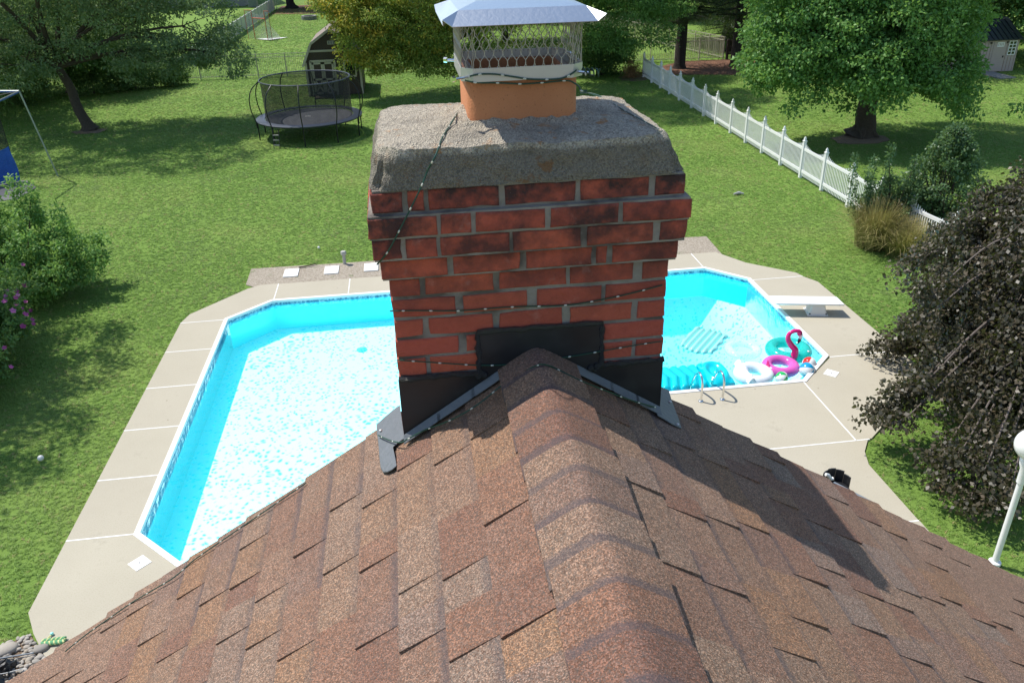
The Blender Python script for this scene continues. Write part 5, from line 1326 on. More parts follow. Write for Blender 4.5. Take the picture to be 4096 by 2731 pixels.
def unit_rand(n):
    v = RNG.normal(size=(n, 3)); return v/np.linalg.norm(v, axis=1, keepdims=True)
def leaf_mesh(name, P, D_, Nrm, ln, wd, rnd, mat):
    """one diamond-shaped, slightly folded leaf per row"""
    n = len(P); S = np.cross(D_, Nrm); S /= np.linalg.norm(S, axis=1, keepdims=True)+1e-9
    ln = np.broadcast_to(ln, n)[:, None]; wd = np.broadcast_to(wd, n)[:, None]
    v = np.empty((n, 4, 3)); v[:, 0] = P; v[:, 1] = P+D_*ln*.45+S*wd*.5+Nrm*wd*.12; v[:, 2] = P+D_*ln; v[:, 3] = P+D_*ln*.45-S*wd*.5+Nrm*wd*.12
    me = bpy.data.meshes.new(name); me.vertices.add(4*n); me.vertices.foreach_set('co', v.astype(np.float32).ravel())
    me.loops.add(4*n); me.loops.foreach_set('vertex_index', np.arange(4*n, dtype=np.int32))
    me.polygons.add(n); me.polygons.foreach_set('loop_start', np.arange(0, 4*n, 4, dtype=np.int32))
    at = me.attributes.new('rnd', 'FLOAT', 'FACE'); at.data.foreach_set('value', np.clip(rnd, 0, 1).astype(np.float32))
    me.update(calc_edges=True); me.validate(); me.materials.append(mat); return me
def crown_obj(parent, name, C, per, crad, ln, wd, mat, flat=.7, droop=.0, up=.35, zmin=None, off=None):
    """C: clump centres; per leaves around each, denser in the middle"""
    n = len(C)*per; idx = np.repeat(np.arange(len(C)), per)
    o = unit_rand(n)*(RNG.random(n)**.55)[:, None]*np.repeat(crad if hasattr(crad, '__len__') else np.full(len(C), crad), per)[:, None]; o[:, 2] *= flat
    P = C[idx]+o
    out = o/(np.linalg.norm(o, axis=1, keepdims=True)+1e-6)
    D_ = out*.6+unit_rand(n)*.8; D_[:, 2] -= droop; D_ /= np.linalg.norm(D_, axis=1, keepdims=True)
    N_ = unit_rand(n)*.75+out*.35; N_[:, 2] += up; N_ -= D_*(N_*D_).sum(1, keepdims=True); N_ /= np.linalg.norm(N_, axis=1, keepdims=True)+1e-9
    rc = RNG.random(len(C)); rnd = rc[idx]*.62+RNG.random(n)*.38
    if off is not None: rnd = rnd+off[idx]
    if zmin is not None:
        k = P[:, 2] > zmin; P, D_, N_, rnd = P[k], D_[k], N_[k], rnd[k]
    s = RNG.uniform(.7, 1.25, len(P)); b = np.array(wloc(parent))
    o_ = bpy.data.objects.new(name, leaf_mesh(name, P-b, D_, N_, ln*s, wd*s, rnd, mat)); link(o_, parent); return o_
def lobes_points(lobes, per_vol, shell=.62, gaps=.25, seed=0):
    """clump centres through a set of ellipsoids, thinned by a coarse noise so that gaps open"""
    from mathutils import noise as mn
    out = []
    for (c, r_) in lobes:
        k = int(per_vol*(r_[0]*r_[1]*r_[2])**(2/3)); d = unit_rand(k)*(shell+(1-shell)*RNG.random(k)**.5)[:, None]*np.where(RNG.random(k) < .2, .6, 1)[:, None]
        out.append(np.array(c)+d*np.array(r_))
    P = np.concatenate(out)
    keep = np.array([mn.noise(Vector((p[0]*.55+seed, p[1]*.55, p[2]*.75))) > -.9+gaps*2.2*.5 for p in P]); return P[keep]
def limb(mb, a, b, r0, r1, sag=.1, k=7, n=7):
    a = Vector(a); b = Vector(b); L = (b-a).length; m_ = (a+b)/2+Vector((random.uniform(-.12, .12)*L, random.uniform(-.12, .12)*L, sag*L))
    pts = [a*(1-t)**2+m_*2*t*(1-t)+b*t*t for t in [i/k for i in range(k+1)]]
    mb.tube(pts, [r0+(r1-r0)*i/k for i in range(k+1)], n, caps=False); return pts
def tree(name, lab, base, lean, h0, r0, lobes, leafmat, ln, wd, per_vol=26, per=38, crad=.7, flat=.75, droop=.2, group=None, bark='bark', twigs=5, zmin=.3, seed=0, gaps=.3, extra=None, fork=True, colour=None, up=.35):
    t = thing(name, lab, 'tree', (base[0], base[1], 0), group); mb = MB()
    top = Vector((base[0]+lean[0], base[1]+lean[1], h0)); b = Vector((base[0], base[1], -.06))
    n = 10; pts = [b.lerp(top, i/n)+Vector((.08*math.sin(i*1.1+seed)*r0*2, .08*math.cos(i*.9+seed)*r0*2, 0)) for i in range(n+1)]
    rr = [r0*(1+.75*max(0, 1-i/1.6)**2)*(1-.35*i/n) for i in range(n+1)]
    mb.tube(pts, rr, 14)
    for i in range(5):           # root flare
        a = 2*math.pi*i/5+seed; mb.tube([b+Vector((math.cos(a)*r0*.6, math.sin(a)*r0*.6, r0*.75)), b+Vector((math.cos(a)*r0*1.55, math.sin(a)*r0*1.55, .03))], [r0*.42, r0*.12], 7)
    tr = mb.build('trunk', M[bark], t)
    C = lobes_points(lobes, per_vol, gaps=gaps, seed=seed)
    if extra is not None: C = np.concatenate([C, extra])
    br = MB()
    for (c, r_) in lobes:
        st = pts[-1] if random.random() < .5 else pts[-2]
        q = limb(br, st, c, r0*.5, r0*.16, .12)
        d = np.linalg.norm((C-np.array(c))/np.array(r_), axis=1); sel = np.argsort(d)[:max(twigs*6, 1)]
        for i in np.random.default_rng(seed).choice(sel, min(twigs, len(sel)), replace=False): limb(br, q[random.randint(3, 7)], C[i], r0*.13, r0*.03, .05, 5, 5)
    far_ = np.random.default_rng(seed+1).choice(len(C), min(len(C), twigs*5), replace=False)
    for i in far_:
        c = min(lobes, key=lambda l: sum(((C[i][k]-l[0][k])/l[1][k])**2 for k in range(3)))[0]; limb(br, c, C[i], r0*.10, r0*.025, .06, 5, 5)
    br.build('branches', M[bark], t)
    off = colour(C) if colour else None
    crown_obj(t, 'crown', C, per, crad, ln, wd, M[leafmat], flat, droop, up, zmin, off); return t

# the dark locust on the left lawn
tree('locust_tree', 'dark feathery locust tree with forked trunk on the left lawn', (-15.46, 42.35), (-.9, .6), 3.2, .26,
     [((-13.2,42.8,5.0),(3.2,2.8,2.0)), ((-10.2,42.6,4.5),(2.9,2.4,1.7)), ((-17.0,43.0,5.2),(3.4,3.0,2.2)), ((-15.0,43.4,7.6),(4.4,3.6,2.4)), ((-20.2,43,4.8),(2.8,2.6,2.4)), ((-11.2,43.6,7.0),(3.2,3,2.2)), ((-17.6,41.5,3.2),(2.0,1.6,1.1)), ((-8.6,42.4,3.2),(1.5,1.4,1.1)), ((-12.0,42.2,3.0),(1.8,1.4,.9)), ((-14.2,39.4,8.4),(4.2,3.2,1.7)), ((-18.5,39.8,8.2),(3.2,3,1.6))],
     'leaf_locust', .16, .07, per_vol=27, per=62, crad=.56, flat=.42, droop=.35, seed=1, gaps=.55, zmin=1.3, twigs=7)
# trees and shrubs filling the left background
for i, (x, y, h_, r_) in enumerate(((-23.5,47,8,4.2), (-20,53.5,7,3.8), (-28,55,10,5), (-25,66,11,6), (-33,75,12,7), (-40,62,13,7))):
    tree('background_tree', ['dark leafy tree behind the locust, left of the fence', 'dark leafy tree just in front of the fence line', 'tall dark tree at the left edge of the yard', 'tall leafy tree beyond the fence at left', 'tall leafy tree far behind the left fence', 'tall dark tree at the far left boundary'][i], (x, y), (.2, .2), h_*.3, .22,
         [((x, y, h_*.62), (r_, r_, h_*.38)), ((x+r_*.5, y-.5, h_*.4), (r_*.7, r_*.7, h_*.25)), ((x-r_*.6, y, h_*.45), (r_*.6, r_*.6, h_*.3))], 'leaf_dark', .26, .14, per_vol=15, per=55, crad=.95, seed=20+i, gaps=.3, twigs=2, zmin=.4)
for i, (x, y, r_, h_) in enumerate(((-18.4,52.6,1.5,2.0), (-16.2,53.4,1.3,1.6), (-14.2,54.2,1.1,1.5), (-21.5,50.5,1.6,2.2))):
    t = thing('border_shrub', ['dark shrub under the background trees near the fence', 'low dark shrub along the metal fence', 'dark shrub at the end of the metal fence', 'tall dark shrub behind the locust trunk'][i], 'shrub', (x, y, 0), 'shrubs along the back fence')
    C = np.array([x, y, h_*.45])+unit_rand(70)*(RNG.random((70, 1))**.4)*np.array([r_, r_, h_*.5]); crown_obj(t, 'foliage', C, 55, .4, .16, .09, M['leaf_dark'], .8, .1, zmin=.02)
    MB().tube([(x, y, -.05), (x+.1, y, h_*.5)], [.06, .02], 6).build('stem', M['bark'], t)
# golden locust in the middle, half hidden by the chimney cap
gold = lambda C: np.clip((-C[:, 0]-0.2)*.035, -.15, .16)
ex = []
for k in range(26):
    x = -2.9+k*.5; y = 46.2+random.uniform(-.5, .8)
    for z in np.arange(2.6, 1.0+1.4*random.random(), -.38): ex.append((x+random.uniform(-.3, .3), y, z))
tree('locust_tree', 'golden-tipped feathery locust tree overhanging the brown shed and fence', (4.6, 49.2), (-.3, 0), 3.0, .28,
     [((-1.4,46.9,4.3),(2.4,2.0,1.7)), ((1.2,46.8,3.6),(2.5,1.8,1.6)), ((4.2,47.5,4.6),(3.0,2.3,2.0)), ((0.5,48.5,6.6),(3.8,3.2,2.0)), ((-3.0,47.2,5.2),(1.6,1.5,1.1)), ((7.5,48,5.4),(2.6,2.4,2.0)), ((-0.6,46.2,2.4),(1.8,1.0,1.1)), ((-2.3,46.4,3.3),(1.5,1.2,1.2)), ((2.2,46.2,2.2),(2.0,1.2,1.1)), ((3.5,46.5,10),(4.2,3.5,2.6)), ((5.8,43.8,11.6),(4.2,3.2,2.0))],
     'leaf_gold', .17, .07, per_vol=40, per=66, crad=.55, flat=.5, droop=.4, seed=5, gaps=.42, zmin=.9, twigs=7, extra=np.array(ex), colour=gold)
ex = [(x, 47.4+random.uniform(-.5, .5), z) for x in np.arange(10.6, 15.6, .32) for z in np.arange(3.6-.22*abs(x-12.5), 1.7+abs(x-13)*.12, -.36) if random.random() < .8]
tree('locust_tree', 'green drooping locust tree hanging over the far end of the picket fence', (10.2, 52.4), (.4, -.5), 3.2, .24,
     [((10.4,49.6,5.4),(2.8,2.2,1.9)), ((13.0,48.6,4.6),(2.2,1.8,1.4)), ((12.2,50.8,7.0),(3.4,3,1.9)), ((15.2,48.6,4.2),(1.6,1.4,1.0)), ((9.5,46.5,11),(4.0,3.8,3.0))], 'leaf_shrub', .17, .07, per_vol=46, per=66, crad=.55, flat=.5, droop=.4, seed=9, gaps=.42, zmin=1.0, twigs=7, extra=np.array(ex))
# big dark shrub under it, and the dead one by the fence
t = thing('dark_shrub', 'large dense dark green shrub beside the end of the white fence', 'shrub', (11.9, 50.6, 0))
C = np.array([11.9, 50.7, 1.35])+unit_rand(240)*(RNG.random((240, 1))**.35)*np.array([2.2, 1.4, 1.55]); crown_obj(t, 'foliage', C, 60, .38, .15, .085, M['leaf_dark'], .85, .15, zmin=.02, off=np.clip((C[:, 2]-1.4)*.2, -.1, .3))
for a in range(5): MB().tube([(11.9+.1*a-.2, 50.6, -.05), (11.9+.5*a-1, 50.5, 1.2)], [.05, .02], 6).build('stem', M['bark'], t)
t = thing('dead_shrub', 'withered tan shrub on bare soil at the end of the white fence', 'shrub', (13.55, 49.0, 0))
C = np.array([13.5, 49.05, .42])+unit_rand(46)*(RNG.random((46, 1))**.4)*np.array([.62, .5, .5]); crown_obj(t, 'foliage', C, 34, .22, .16, .035, M['dead'], .9, .3, zmin=.0)
MB().tube([(13.55, 49.0, -.05), (13.5, 49.05, .6)], [.04, .02], 6).build('stem', M['bark'], t)
# pines
def pine(lab, x, y, h_, r0, seed, low):
    t = thing('pine_tree', lab, 'tree', (x, y, 0), 'pines in the needle mulch'); rp = np.random.default_rng(seed); mb = MB()
    mb.tube([(x, y, -.06), (x, y, .25), (x+.03, y, 2), (x, y, h_)], [r0*1.45, r0*1.08, r0, r0*.25], 14); mb.build('trunk', M['bark_pine'], t)
    br = MB(); C = []
    z = low
    while z < h_-.5:
        L0 = 3.4*(1-.75*(z-low)/(h_-low))
        for i in range(6):
            a = rp.uniform(0, 6.283); L = L0*rp.uniform(.65, 1.1); e = Vector((x+L*math.cos(a), y+L*math.sin(a), z+rp.uniform(-.45, .25)))
            p = limb(br, (x, y, z), e, r0*.22, .012, .06, 6, 5)
            for q in p[2:]:
                for _ in range(3): C.append((q.x+rp.normal()*.28, q.y+rp.normal()*.28, q.z+rp.normal()*.08))
        z += .42
    br.build('branches', M['bark_pine'], t); C = np.array(C)
    crown_obj(t, 'needles', C, 46, .42, .17, .014, M['needle'], .45, .05, .5)
pine('pine tree with straight dark trunk directly behind the white picket fence', 17.27, 51.6, 10, .32, 3, 2.7)
pine('pine tree with dark trunk at the right end of the needle mulch', 20.75, 51.2, 10, .30, 4, 3.0)
pine('shorter pine with low boughs behind the corner of the metal fence', 22.8, 57.5, 8, .25, 6, 1.2)
# the big oak
hang = []
for k in range(30):
    a = R(200+150*k/29); rr_ = 5.6+random.uniform(-1.2, 1.0); x, y = 20.6+rr_*math.cos(a)*1.0, 33.2+rr_*math.sin(a)*.72; zt_ = 3.0 if x < 21.6 else 1.5
    if x < 24.2 and (1.2 < abs(x-19.4) or y < 29.5):
        for z in np.arange(zt_, 1.0+1.3*random.random()+.25*max(0, 22-x)*.3, -.33): hang.append((x+random.uniform(-.25, .25), y+random.uniform(-.25, .25), z))
tree('oak_tree', 'broad oak with thick trunk and glossy drooping foliage right of the fence', (19.29, 32.8), (.25, .2), 2.6, .46,
     [((19.5,32.0,4.6),(3.6,3.0,2.0)), ((16.2,32.4,4.4),(2.6,2.6,1.8)), ((20.9,32.2,4.5),(1.7,2.2,1.4)), ((19.6,33.2,6.9),(4.4,4.0,2.4)), ((16.0,33.2,6.2),(2.6,2.6,1.9)), ((24.4,33,7.6),(2.6,2.6,1.6)), ((18.2,30.6,3.4),(2.2,1.6,1.2)), ((20.3,30.4,3.2),(1.7,1.4,1.0)), ((14.8,32.0,3.2),(1.5,1.5,1.0)), ((22.3,31.8,1.9),(.9,.8,.5))],
     'leaf_oak', .155, .09, per_vol=40, per=92, crad=.58, flat=.62, droop=.3, seed=13, gaps=.5, zmin=.9, twigs=5, extra=np.array(hang))
for i, (x, y, h_, r_) in enumerate(((27.5,50,11,5), (33.5,52,12,5.5), (41.5,47,11,4.5), (24.5,63,12,6), (35,66,13,7), (46,58,13,5), (8,66,11,5.5), (15,84,12,6.5), (2,84,11,6), (27,82,13,8), (-6,112,12,6), (6,108,13,7), (20,110,14,8), (40,95,15,9))):
    z0 = .45 if i not in (1, 2, 5) else .27
    tree('background_tree', ['leafy tree behind the oak and the needle mulch', 'leafy tree overhanging the pale shed', 'leafy tree at the right edge beyond the pale shed', 'leafy tree beyond the far fence corner', 'tall leafy tree beyond the pale shed', 'tall tree right of the pale shed roof', 'leafy tree behind the golden locust', 'tall leafy tree beyond the sloping metal fence', 'leafy tree on the far lawn behind the chimney cap', 'tall tree beyond the rail fence', 'tree at the far end of the back lawn', 'tall tree at the far boundary behind the cap', 'tall tree at the far boundary behind the pines', 'tall tree at the far right boundary'][i], (x, y), (.2, .1), h_*.33, .25,
         [((x, y, h_*(z0+.2)), (r_, r_, h_*.36)), ((x-r_*.5, y-.6, h_*z0), (r_*.65, r_*.65, h_*.24)), ((x+r_*.5, y, h_*z0), (r_*.65, r_*.65, h_*.26))], 'leaf_dark' if i % 2 else 'leaf_oak', .27, .16, per_vol=14, per=52, crad=1.0, seed=40+i, gaps=.3, twigs=2, zmin=1.2)
tree('dark_trunk_tree', 'dark trunked tree standing in the far mulch bed behind the fire pit', (-12.37, 104.4), (0, 0), 3.4, .5,
     [((-12, 104, 6.2), (4.5, 4, 2.6)), ((-8, 104, 6.5), (3, 3, 2.4)), ((-16, 105, 6.5), (3.2, 3, 2.4))], 'leaf_dark', .3, .18, per_vol=14, per=50, crad=1.0, seed=71, bark='bark_pine', zmin=3.0, twigs=2)

# pear and its shooting neighbour, ornamental grass
def shrub(name, lab, base, C, per, crad, ln, wd, mat, stems=6, off=None, flat=.85, droop=.15, hgt=1.0, bark='bark'):
    t = thing(name, lab, 'shrub', (base[0], base[1], 0)); b = Vector((base[0], base[1], -.05)); mb = MB()
    sel = RNG.choice(len(C), min(stems*4, len(C)), replace=False)
    for i in sel: limb(mb, b+Vector((random.uniform(-.12, .12), random.uniform(-.12, .12), 0)), C[i], .035, .008, .05, 5, 5)
    mb.build('stems', M[bark], t); crown_obj(t, 'foliage', C, per, crad, ln, wd, M[mat], flat, droop, zmin=.02, off=off); return t
zz = RNG.random(260); wdt = np.where(zz < .45, .35+1.55*zz, 1.05*(1-((zz-.45)/.55))**.8+.08)
C = np.stack([14.95+RNG.normal(size=260)*0, 20.7+RNG.normal(size=260)*0, .35+zz*2.85], 1); an = RNG.random(260)*6.283; rr_ = wdt*RNG.random(260)**.4
C[:, 0] += rr_*np.cos(an)*1.05; C[:, 1] += rr_*np.sin(an)*.9
shrub('pear_shrub', 'glossy green conical pear shrub growing through the picket fence', (15.0, 20.7), C, 52, .20, .085, .055, 'leaf_pear', 9)
pts = [np.array([13.8, 21.0, 1.1])+unit_rand(190)*(RNG.random((190, 1))**.4)*np.array([1.05, .7, .85])]
for x, y, z1, lx in ((12.45,21.0,2.5,-.2), (13.25,20.9,2.75,0), (13.0,21.1,2.35,-.1), (13.9,20.8,2.35,.1), (12.8,20.8,2.15,-.15), (14.2,21,2.2,.2)):
    pts.append(np.array([(x+lx*(k/9), y, .9+(z1-.9)*k/9) for k in range(10)]))
C = np.concatenate(pts)
shrub('leafy_shrub', 'leafy green shrub with long upright shoots beside the ornamental grass', (13.5, 20.9), C, 40, .14, .085, .045, 'leaf_pear', 9)
t = thing('ornamental_grass', 'tall tan and green ornamental grass clump arching over the lawn edge', 'ornamental grass', (13.0, 20.1, 0))
def blades(n, c, rad, hmin, hmax, spread, w, bias=(0, 0)):
    mb_v = []; mb_f = []; rnd = []
    for i in range(n):
        a = random.uniform(0, 6.283); r_ = rad*random.random()**.7; b = np.array([c[0]+r_*math.cos(a), c[1]+r_*math.sin(a), -.03]); hh = random.uniform(hmin, hmax)
        a2 = a+random.gauss(0, .7); q = min(1.3, abs(random.gauss(0, .55))+.25*r_/rad); sp = spread*q; dx, dy = math.cos(a2)*sp+bias[0], math.sin(a2)*sp+bias[1]
        sx, sy = -math.sin(a2)*w/2, math.cos(a2)*w/2; k0 = len(mb_v); m_ = 6
        for k in range(m_+1):
            s = k/m_; z = hh*((1+q*.75)*s-q*.95*s*s)*(1-.12*q); ww = (1-s*.8)
            p = b+np.array([dx*s**1.35, dy*s**1.35, max(z, .0)]); mb_v += [(p[0]-sx*ww, p[1]-sy*ww, p[2]), (p[0]+sx*ww, p[1]+sy*ww, p[2])]
        for k in range(m_): mb_f.append((k0+2*k, k0+2*k+1, k0+2*k+3, k0+2*k+2)); rnd.append(random.random()*.5+.5*(k/m_))
    return mb_v, mb_f, rnd
for nm, args in (('blades', (1900, (12.95, 20.45), .42, .9, 1.6, 1.0, .014)), ('arching_blades', (1300, (13.4, 19.75), .40, .7, 1.15, 1.15, .016)), ('plumes', (260, (12.85, 20.6), .35, 1.35, 1.75, .6, .02))):
    v, f, rnd = blades(*args); me = bpy.data.meshes.new(nm); me.from_pydata([(a-13.0, b-20.1, c) for a, b, c in v], [], f); at = me.attributes.new('rnd', 'FLOAT', 'FACE')
    at.data.foreach_set('value', np.array(rnd, np.float32)*(1 if nm != 'plumes' else .5)+(.0 if nm != 'plumes' else .5)); me.materials.append(M['straw']); link(bpy.data.objects.new(nm, me), t)

# weeping copper beech
def beech():
    c = Vector((11.9, 12.6, 0)); t = thing('copper_beech', 'weeping copper beech with dark purple-brown leaves and bare grey twigs', 'tree', c); rb_ = np.random.default_rng(8)
    mb = MB(); mb.tube([c+Vector((0, 0, -.06)), c+Vector((.05, 0, .4)), c+Vector((-.1, .1, 2.0)), c+Vector((.1, .2, 3.6))], [.30, .21, .17, .08], 12); mb.build('trunk', M['twig_grey'], t)
    br = MB(); C = []
    for i in range(150):
        a = rb_.uniform(0, 6.283); z0 = rb_.uniform(1.4, 3.7); L = rb_.uniform(1.5, 3.35)*(1.05-.09*z0)
        dx, dy = math.cos(a), math.sin(a); top = c+Vector((dx*.15, dy*.15, z0)); pk = c+Vector((dx*L*.55, dy*L*.55, z0+rb_.uniform(.2, .75)))
        en = c+Vector((dx*L, dy*L, max(.2, z0-rb_.uniform(.4, 1.7)))); wv = lambda q: Vector((rb_.normal()*q, rb_.normal()*q, rb_.normal()*q*.6))
        P_ = smooth([top, top.lerp(pk, .5)+wv(.12), pk+wv(.15), pk.lerp(c.lerp(en, .82)+Vector((0, 0, en.z*.28+.2)), .5)+wv(.16), c.lerp(en, .82)+Vector((0, 0, en.z*.28+.2))+wv(.12), en], 4)
        br.tube(P_, [.014-.0105*k/(len(P_)-1) for k in range(len(P_))], 6, caps=False)
        for q in P_[5:]:
            for _ in range(3): C.append((q.x+rb_.normal()*.13, q.y+rb_.normal()*.13, q.z+rb_.normal()*.08-.06))
        for _ in range(5):      # hanging side twigs
            q = P_[rb_.integers(8, len(P_))]; a2 = a+rb_.normal()*.8; e = q+Vector((math.cos(a2)*.45, math.sin(a2)*.45, -rb_.uniform(.25, .7)))
            if e.z < .12: e.z = .12
            p2 = limb(br, q, e, .010, .004, .25, 5, 5)
            for w in p2[1:]: C.append((w.x, w.y, w.z-.03))
    for px, z in (((2003,948),.75), ((2030,930),.9), ((2060,900),1.1), ((2050,970),.9), ((2095,880),1.3), ((2075,730),2.0), ((2110,650),2.5), ((2140,1060),.6), ((2180,1110),.5), ((2225,1150),.45), ((2275,1160),.5), ((2320,1140),.7), ((2200,1040),.9), ((2260,1080),.9)):
        g = G(*px, z); P_ = smooth([c+Vector((-.2, 0, z+1.0)), (c+Vector((0, 0, z+1.1))).lerp(g, .55)+Vector((0, 0, .2)), g.lerp(c, .12)+Vector((0, 0, .12-0*z)), g], 6)
        P_ = [Vector((p.x, p.y, max(p.z, .3))) for p in P_]
        br.tube(P_, [.026-.021*k/(len(P_)-1) for k in range(len(P_))], 6, caps=False)
        for q in P_[8:]:
            for _ in range(3): C.append((q.x+rb_.normal()*.12, q.y+rb_.normal()*.12, q.z-.05+rb_.normal()*.06))
    br.build('branches', M['twig_grey'], t); C = np.array(C); C[:, 2] = np.maximum(C[:, 2], .12)
    crown_obj(t, 'crown', C, 17, .19, .082, .064, M['leaf_beech'], .9, .55, .3, zmin=.02)
    C2 = np.array(c)+np.array([0, 0, 1.7])+unit_rand(420)*(RNG.random((420, 1))**.4)*np.array([2.35, 2.35, 1.75]); C2 = np.concatenate([C2, np.array([10.9, 11.0, 1.15])+unit_rand(230)*(RNG.random((230, 1))**.4)*np.array([1.7, 1.5, 1.05])]); crown_obj(t, 'inner_crown', C2, 36, .24, .085, .062, M['leaf_beech'], .9, .5, .3, zmin=.05)
beech()
tree('side_tree', 'leafy tree beyond the flowering shrub shading the left lawn', (-13.6, 18.0), (.4, .1), 3.6, .2,
     [((-11.9,19.8,6.2),(2.1,2.2,1.5)), ((-12.0,16.4,6.2),(2.2,1.9,1.4)), ((-12.2,13.4,6.0),(2.0,1.8,1.3)), ((-13.4,18,6.6),(2.2,2.4,1.6))], 'leaf_shrub', .13, .07, per_vol=34, per=60, crad=.42, seed=33, gaps=.35, zmin=1.6, twigs=3)
# green shrub and flowering shrub at the left edge
C = np.concatenate([np.array(c_)+unit_rand(k)*(RNG.random((k, 1))**.38)*np.array(r_) for c_, r_, k in (((-10.7,21.9,1.3),(1.6,1.4,1.0),150), ((-9.25,21.6,.95),(1.1,1.0,.7),90), ((-12.2,22,1.5),(1.6,1.4,1.1),110), ((-10.1,20.6,.8),(1.2,.9,.65),80))]+[np.array([(x, y, 1.9+k*.16) for k in range(n_)]) for x, y, n_ in ((-10.4,22.3,7), (-9.95,22.1,6), (-11.0,22.2,5), (-9.2,21.6,3), (-11.5,22.4,4))])
shrub('green_shrub', 'loose bright green shrub with upright shoots above the flowering shrub', (-10.7, 21.6), C, 62, .22, .10, .055, 'leaf_shrub', 12)
C = np.concatenate([np.array(c_)+unit_rand(k)*(RNG.random((k, 1))**.38)*np.array(r_) for c_, r_, k in (((-9.75,17.1,1.0),(1.1,1.2,.9),130), ((-9.6,15.6,.8),(1.1,1.0,.75),100), ((-10.1,18.7,1.05),(1.1,1.0,.8),90), ((-10.7,17,1.3),(1.2,1.6,1.1),90))])
fs_ = shrub('flowering_shrub', 'dark green shrub dotted with magenta flowers at the lawn edge', (-9.9, 16.9), C, 56, .20, .095, .06, 'leaf_dark', 12, off=np.full(len(C), .22))
sel = [p for p in C if p[0]+(p[2]-.8)*.7 > -9.8 and p[2] > .4]; random.shuffle(sel)
for p in sel[:90]:
    mb = MB(); c_ = Vector(p)+Vector((.20, -.08, .16)); nrm = Vector((.5+random.uniform(-.4, .4), -.4+random.uniform(-.5, .3), .8)).normalized(); u = nrm.orthogonal().normalized(); v = nrm.cross(u); s = random.uniform(.045, .068)
    for k in range(5):
        a = 2*math.pi*k/5; d1 = u*math.cos(a)+v*math.sin(a); d2 = u*math.cos(a+.62)+v*math.sin(a+.62); d3 = u*math.cos(a-.62)+v*math.sin(a-.62)
        mb.add([c_, c_+d2*s*.8+nrm*s*.3, c_+d1*s*1.15+nrm*s*.45, c_+d3*s*.8+nrm*s*.3], [(0,1,2,3)])
    o = mb.build('flower', M['flower'], fs_); at = o.data.attributes.new('rnd', 'FLOAT', 'FACE'); at.data.foreach_set('value', np.full(5, random.random(), np.float32))

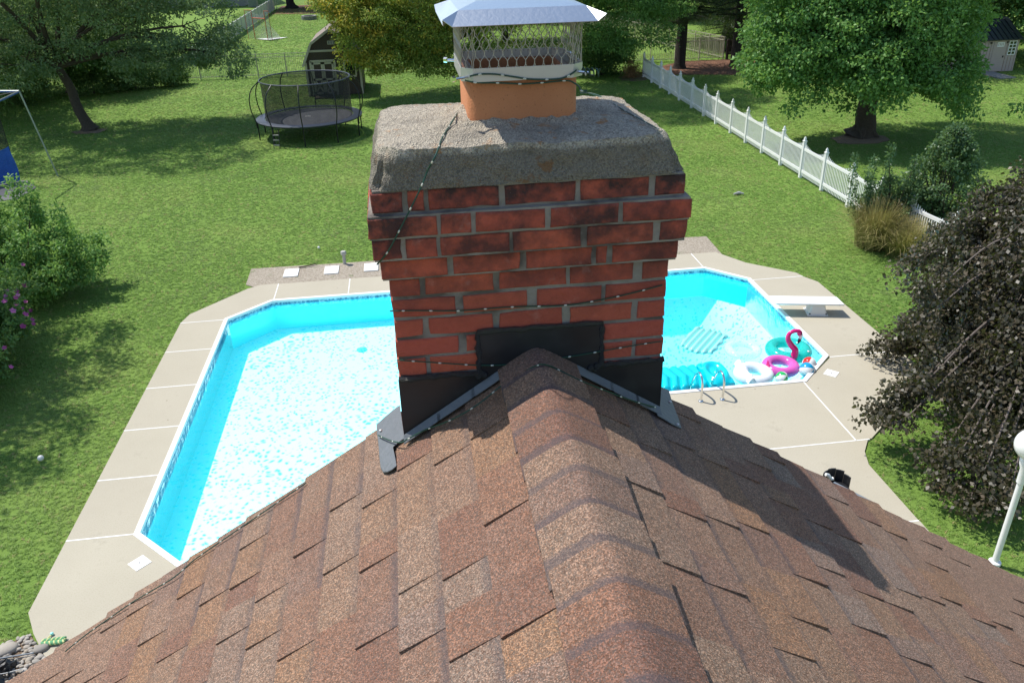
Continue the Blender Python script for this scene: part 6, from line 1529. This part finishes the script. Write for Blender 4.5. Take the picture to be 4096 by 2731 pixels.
# ================================================================== GRASS BLADES
def tuft(nb, hmax, spread, w, name):
    mb = MB()
    for i in range(nb):
        a = random.uniform(0, 6.283); r_ = spread*random.random(); x, y = r_*math.cos(a), r_*math.sin(a); a2 = random.uniform(0, 6.283); L = random.uniform(.5, 1.25)*hmax; hh = hmax*random.uniform(.35, .85)
        dx, dy = math.cos(a2), math.sin(a2); sx, sy = -dy*w/2, dx*w/2
        mb.add([(x-sx, y-sy, 0), (x+sx, y+sy, 0), (x+dx*L*.4+sx*.7, y+dy*L*.4+sy*.7, hh*.7), (x+dx*L*.4-sx*.7, y+dy*L*.4-sy*.7, hh*.7), (x+dx*L, y+dy*L, hh)], [(0,1,2,3), (3,2,4)])
    me = mb.mesh(name, M['grass']); return bpy.data.objects.new(name, me)
def grass():
    gbed = [(-4.75,22.2),(-4.72,20.8),(8.56,20.7),(8.62,22.2),(2,22.2)]
    rocks = [(-5.70,9.0),(-5.28,8.35),(-5.28,7.5),(-7.2,7.4),(-7.2,8.5),(-6.2,8.72)]
    mulch = [(15.9,49.6),(20.0,48.3),(24,49.5),(26,54),(18.2,54.2),(16.2,52.5)]
    pad = [(-19,29.5),(-14.3,30.9),(-14.25,32.3),(-15,33.4),(-19,34)]
    zones = [((-13.5, 16.5), (7.2, 15.5), 420), ((-14, 18), (15.5, 24), 300), ((-19, 30), (24, 34), 190), ((-26, 46), (34, 58), 80), ((-18, 14), (58, 105), 26)]
    sp = SC; mv = np.array([list(RT), list(UP), list(FW)])
    allp = []; alls = []
    for (xa, xb), (ya, yb), den in zones:
        n = int((xb-xa)*(yb-ya)*den); x = RNG.uniform(xa, xb, n); y = RNG.uniform(ya, yb, n)
        q = np.stack([x, y, np.full(n, -CAM_H)], 1) @ mv.T; u = q[:, 0]/q[:, 2]*F_PX; v = -q[:, 1]/q[:, 2]*F_PX
        k = (np.abs(u) < 2180) & (v > -1480) & (v < 1480)
        x, y = x[k], y[k]; jx, jy = RNG.normal(0, .035, len(x)), RNG.normal(0, .035, len(x))
        k = ~inside(x+jx, y+jy, DECK_OUT)
        for pl in (gbed, rocks, mulch, pad): k &= ~inside(x+jx, y+jy, pl)
        k &= ~((np.hypot(x-18.9, y-32.2) < 1.1) | (np.hypot(x+15.3, y-42) < .6))
        x, y = x[k], y[k]; allp.append(np.stack([x, y, np.full(len(x), -.036)], 1)); alls.append(np.full(len(x), {420: 1, 300: 1.1, 190: 1.25, 80: 1.6, 26: 2.3}[den])*RNG.uniform(.7, 1.3, len(x)))
    P = np.concatenate(allp).astype(np.float32); S = np.concatenate(alls).astype(np.float32)
    me = bpy.data.meshes.new('grass'); me.vertices.add(len(P)); me.vertices.foreach_set('co', P.ravel())
    a = me.attributes.new('scl', 'FLOAT', 'POINT'); a.data.foreach_set('value', S)
    o = tag(link(bpy.data.objects.new('grass', me)), 'short mown lawn grass round the pool deck', 'grass', kind='stuff')
    tf = tuft(9, .042, .040, .0075, 'grass_tuft')
    ng = bpy.data.node_groups.new('scatter_grass', 'GeometryNodeTree'); ng.interface.new_socket('Geometry', in_out='INPUT', socket_type='NodeSocketGeometry'); ng.interface.new_socket('Geometry', in_out='OUTPUT', socket_type='NodeSocketGeometry')
    N, L = ng.nodes, ng.links; gi, go = N.new('NodeGroupInput'), N.new('NodeGroupOutput'); ip = N.new('GeometryNodeInstanceOnPoints'); oi = N.new('GeometryNodeObjectInfo'); oi.inputs[0].default_value = tf
    rv = N.new('FunctionNodeRandomValue'); rv.data_type = 'FLOAT_VECTOR'; rv.inputs[0].default_value = (-.15, -.15, 0); rv.inputs[1].default_value = (.15, .15, 6.283)
    at = N.new('GeometryNodeInputNamedAttribute'); at.data_type = 'FLOAT'; at.inputs[0].default_value = 'scl'
    L.new(gi.outputs[0], ip.inputs['Points']); L.new(oi.outputs['Geometry'], ip.inputs['Instance']); L.new(rv.outputs[0], ip.inputs['Rotation']); L.new(at.outputs[0], ip.inputs['Scale']); L.new(ip.outputs[0], go.inputs[0])
    md = o.modifiers.new('scatter', 'NODES'); md.node_group = ng; return len(P)
grass()
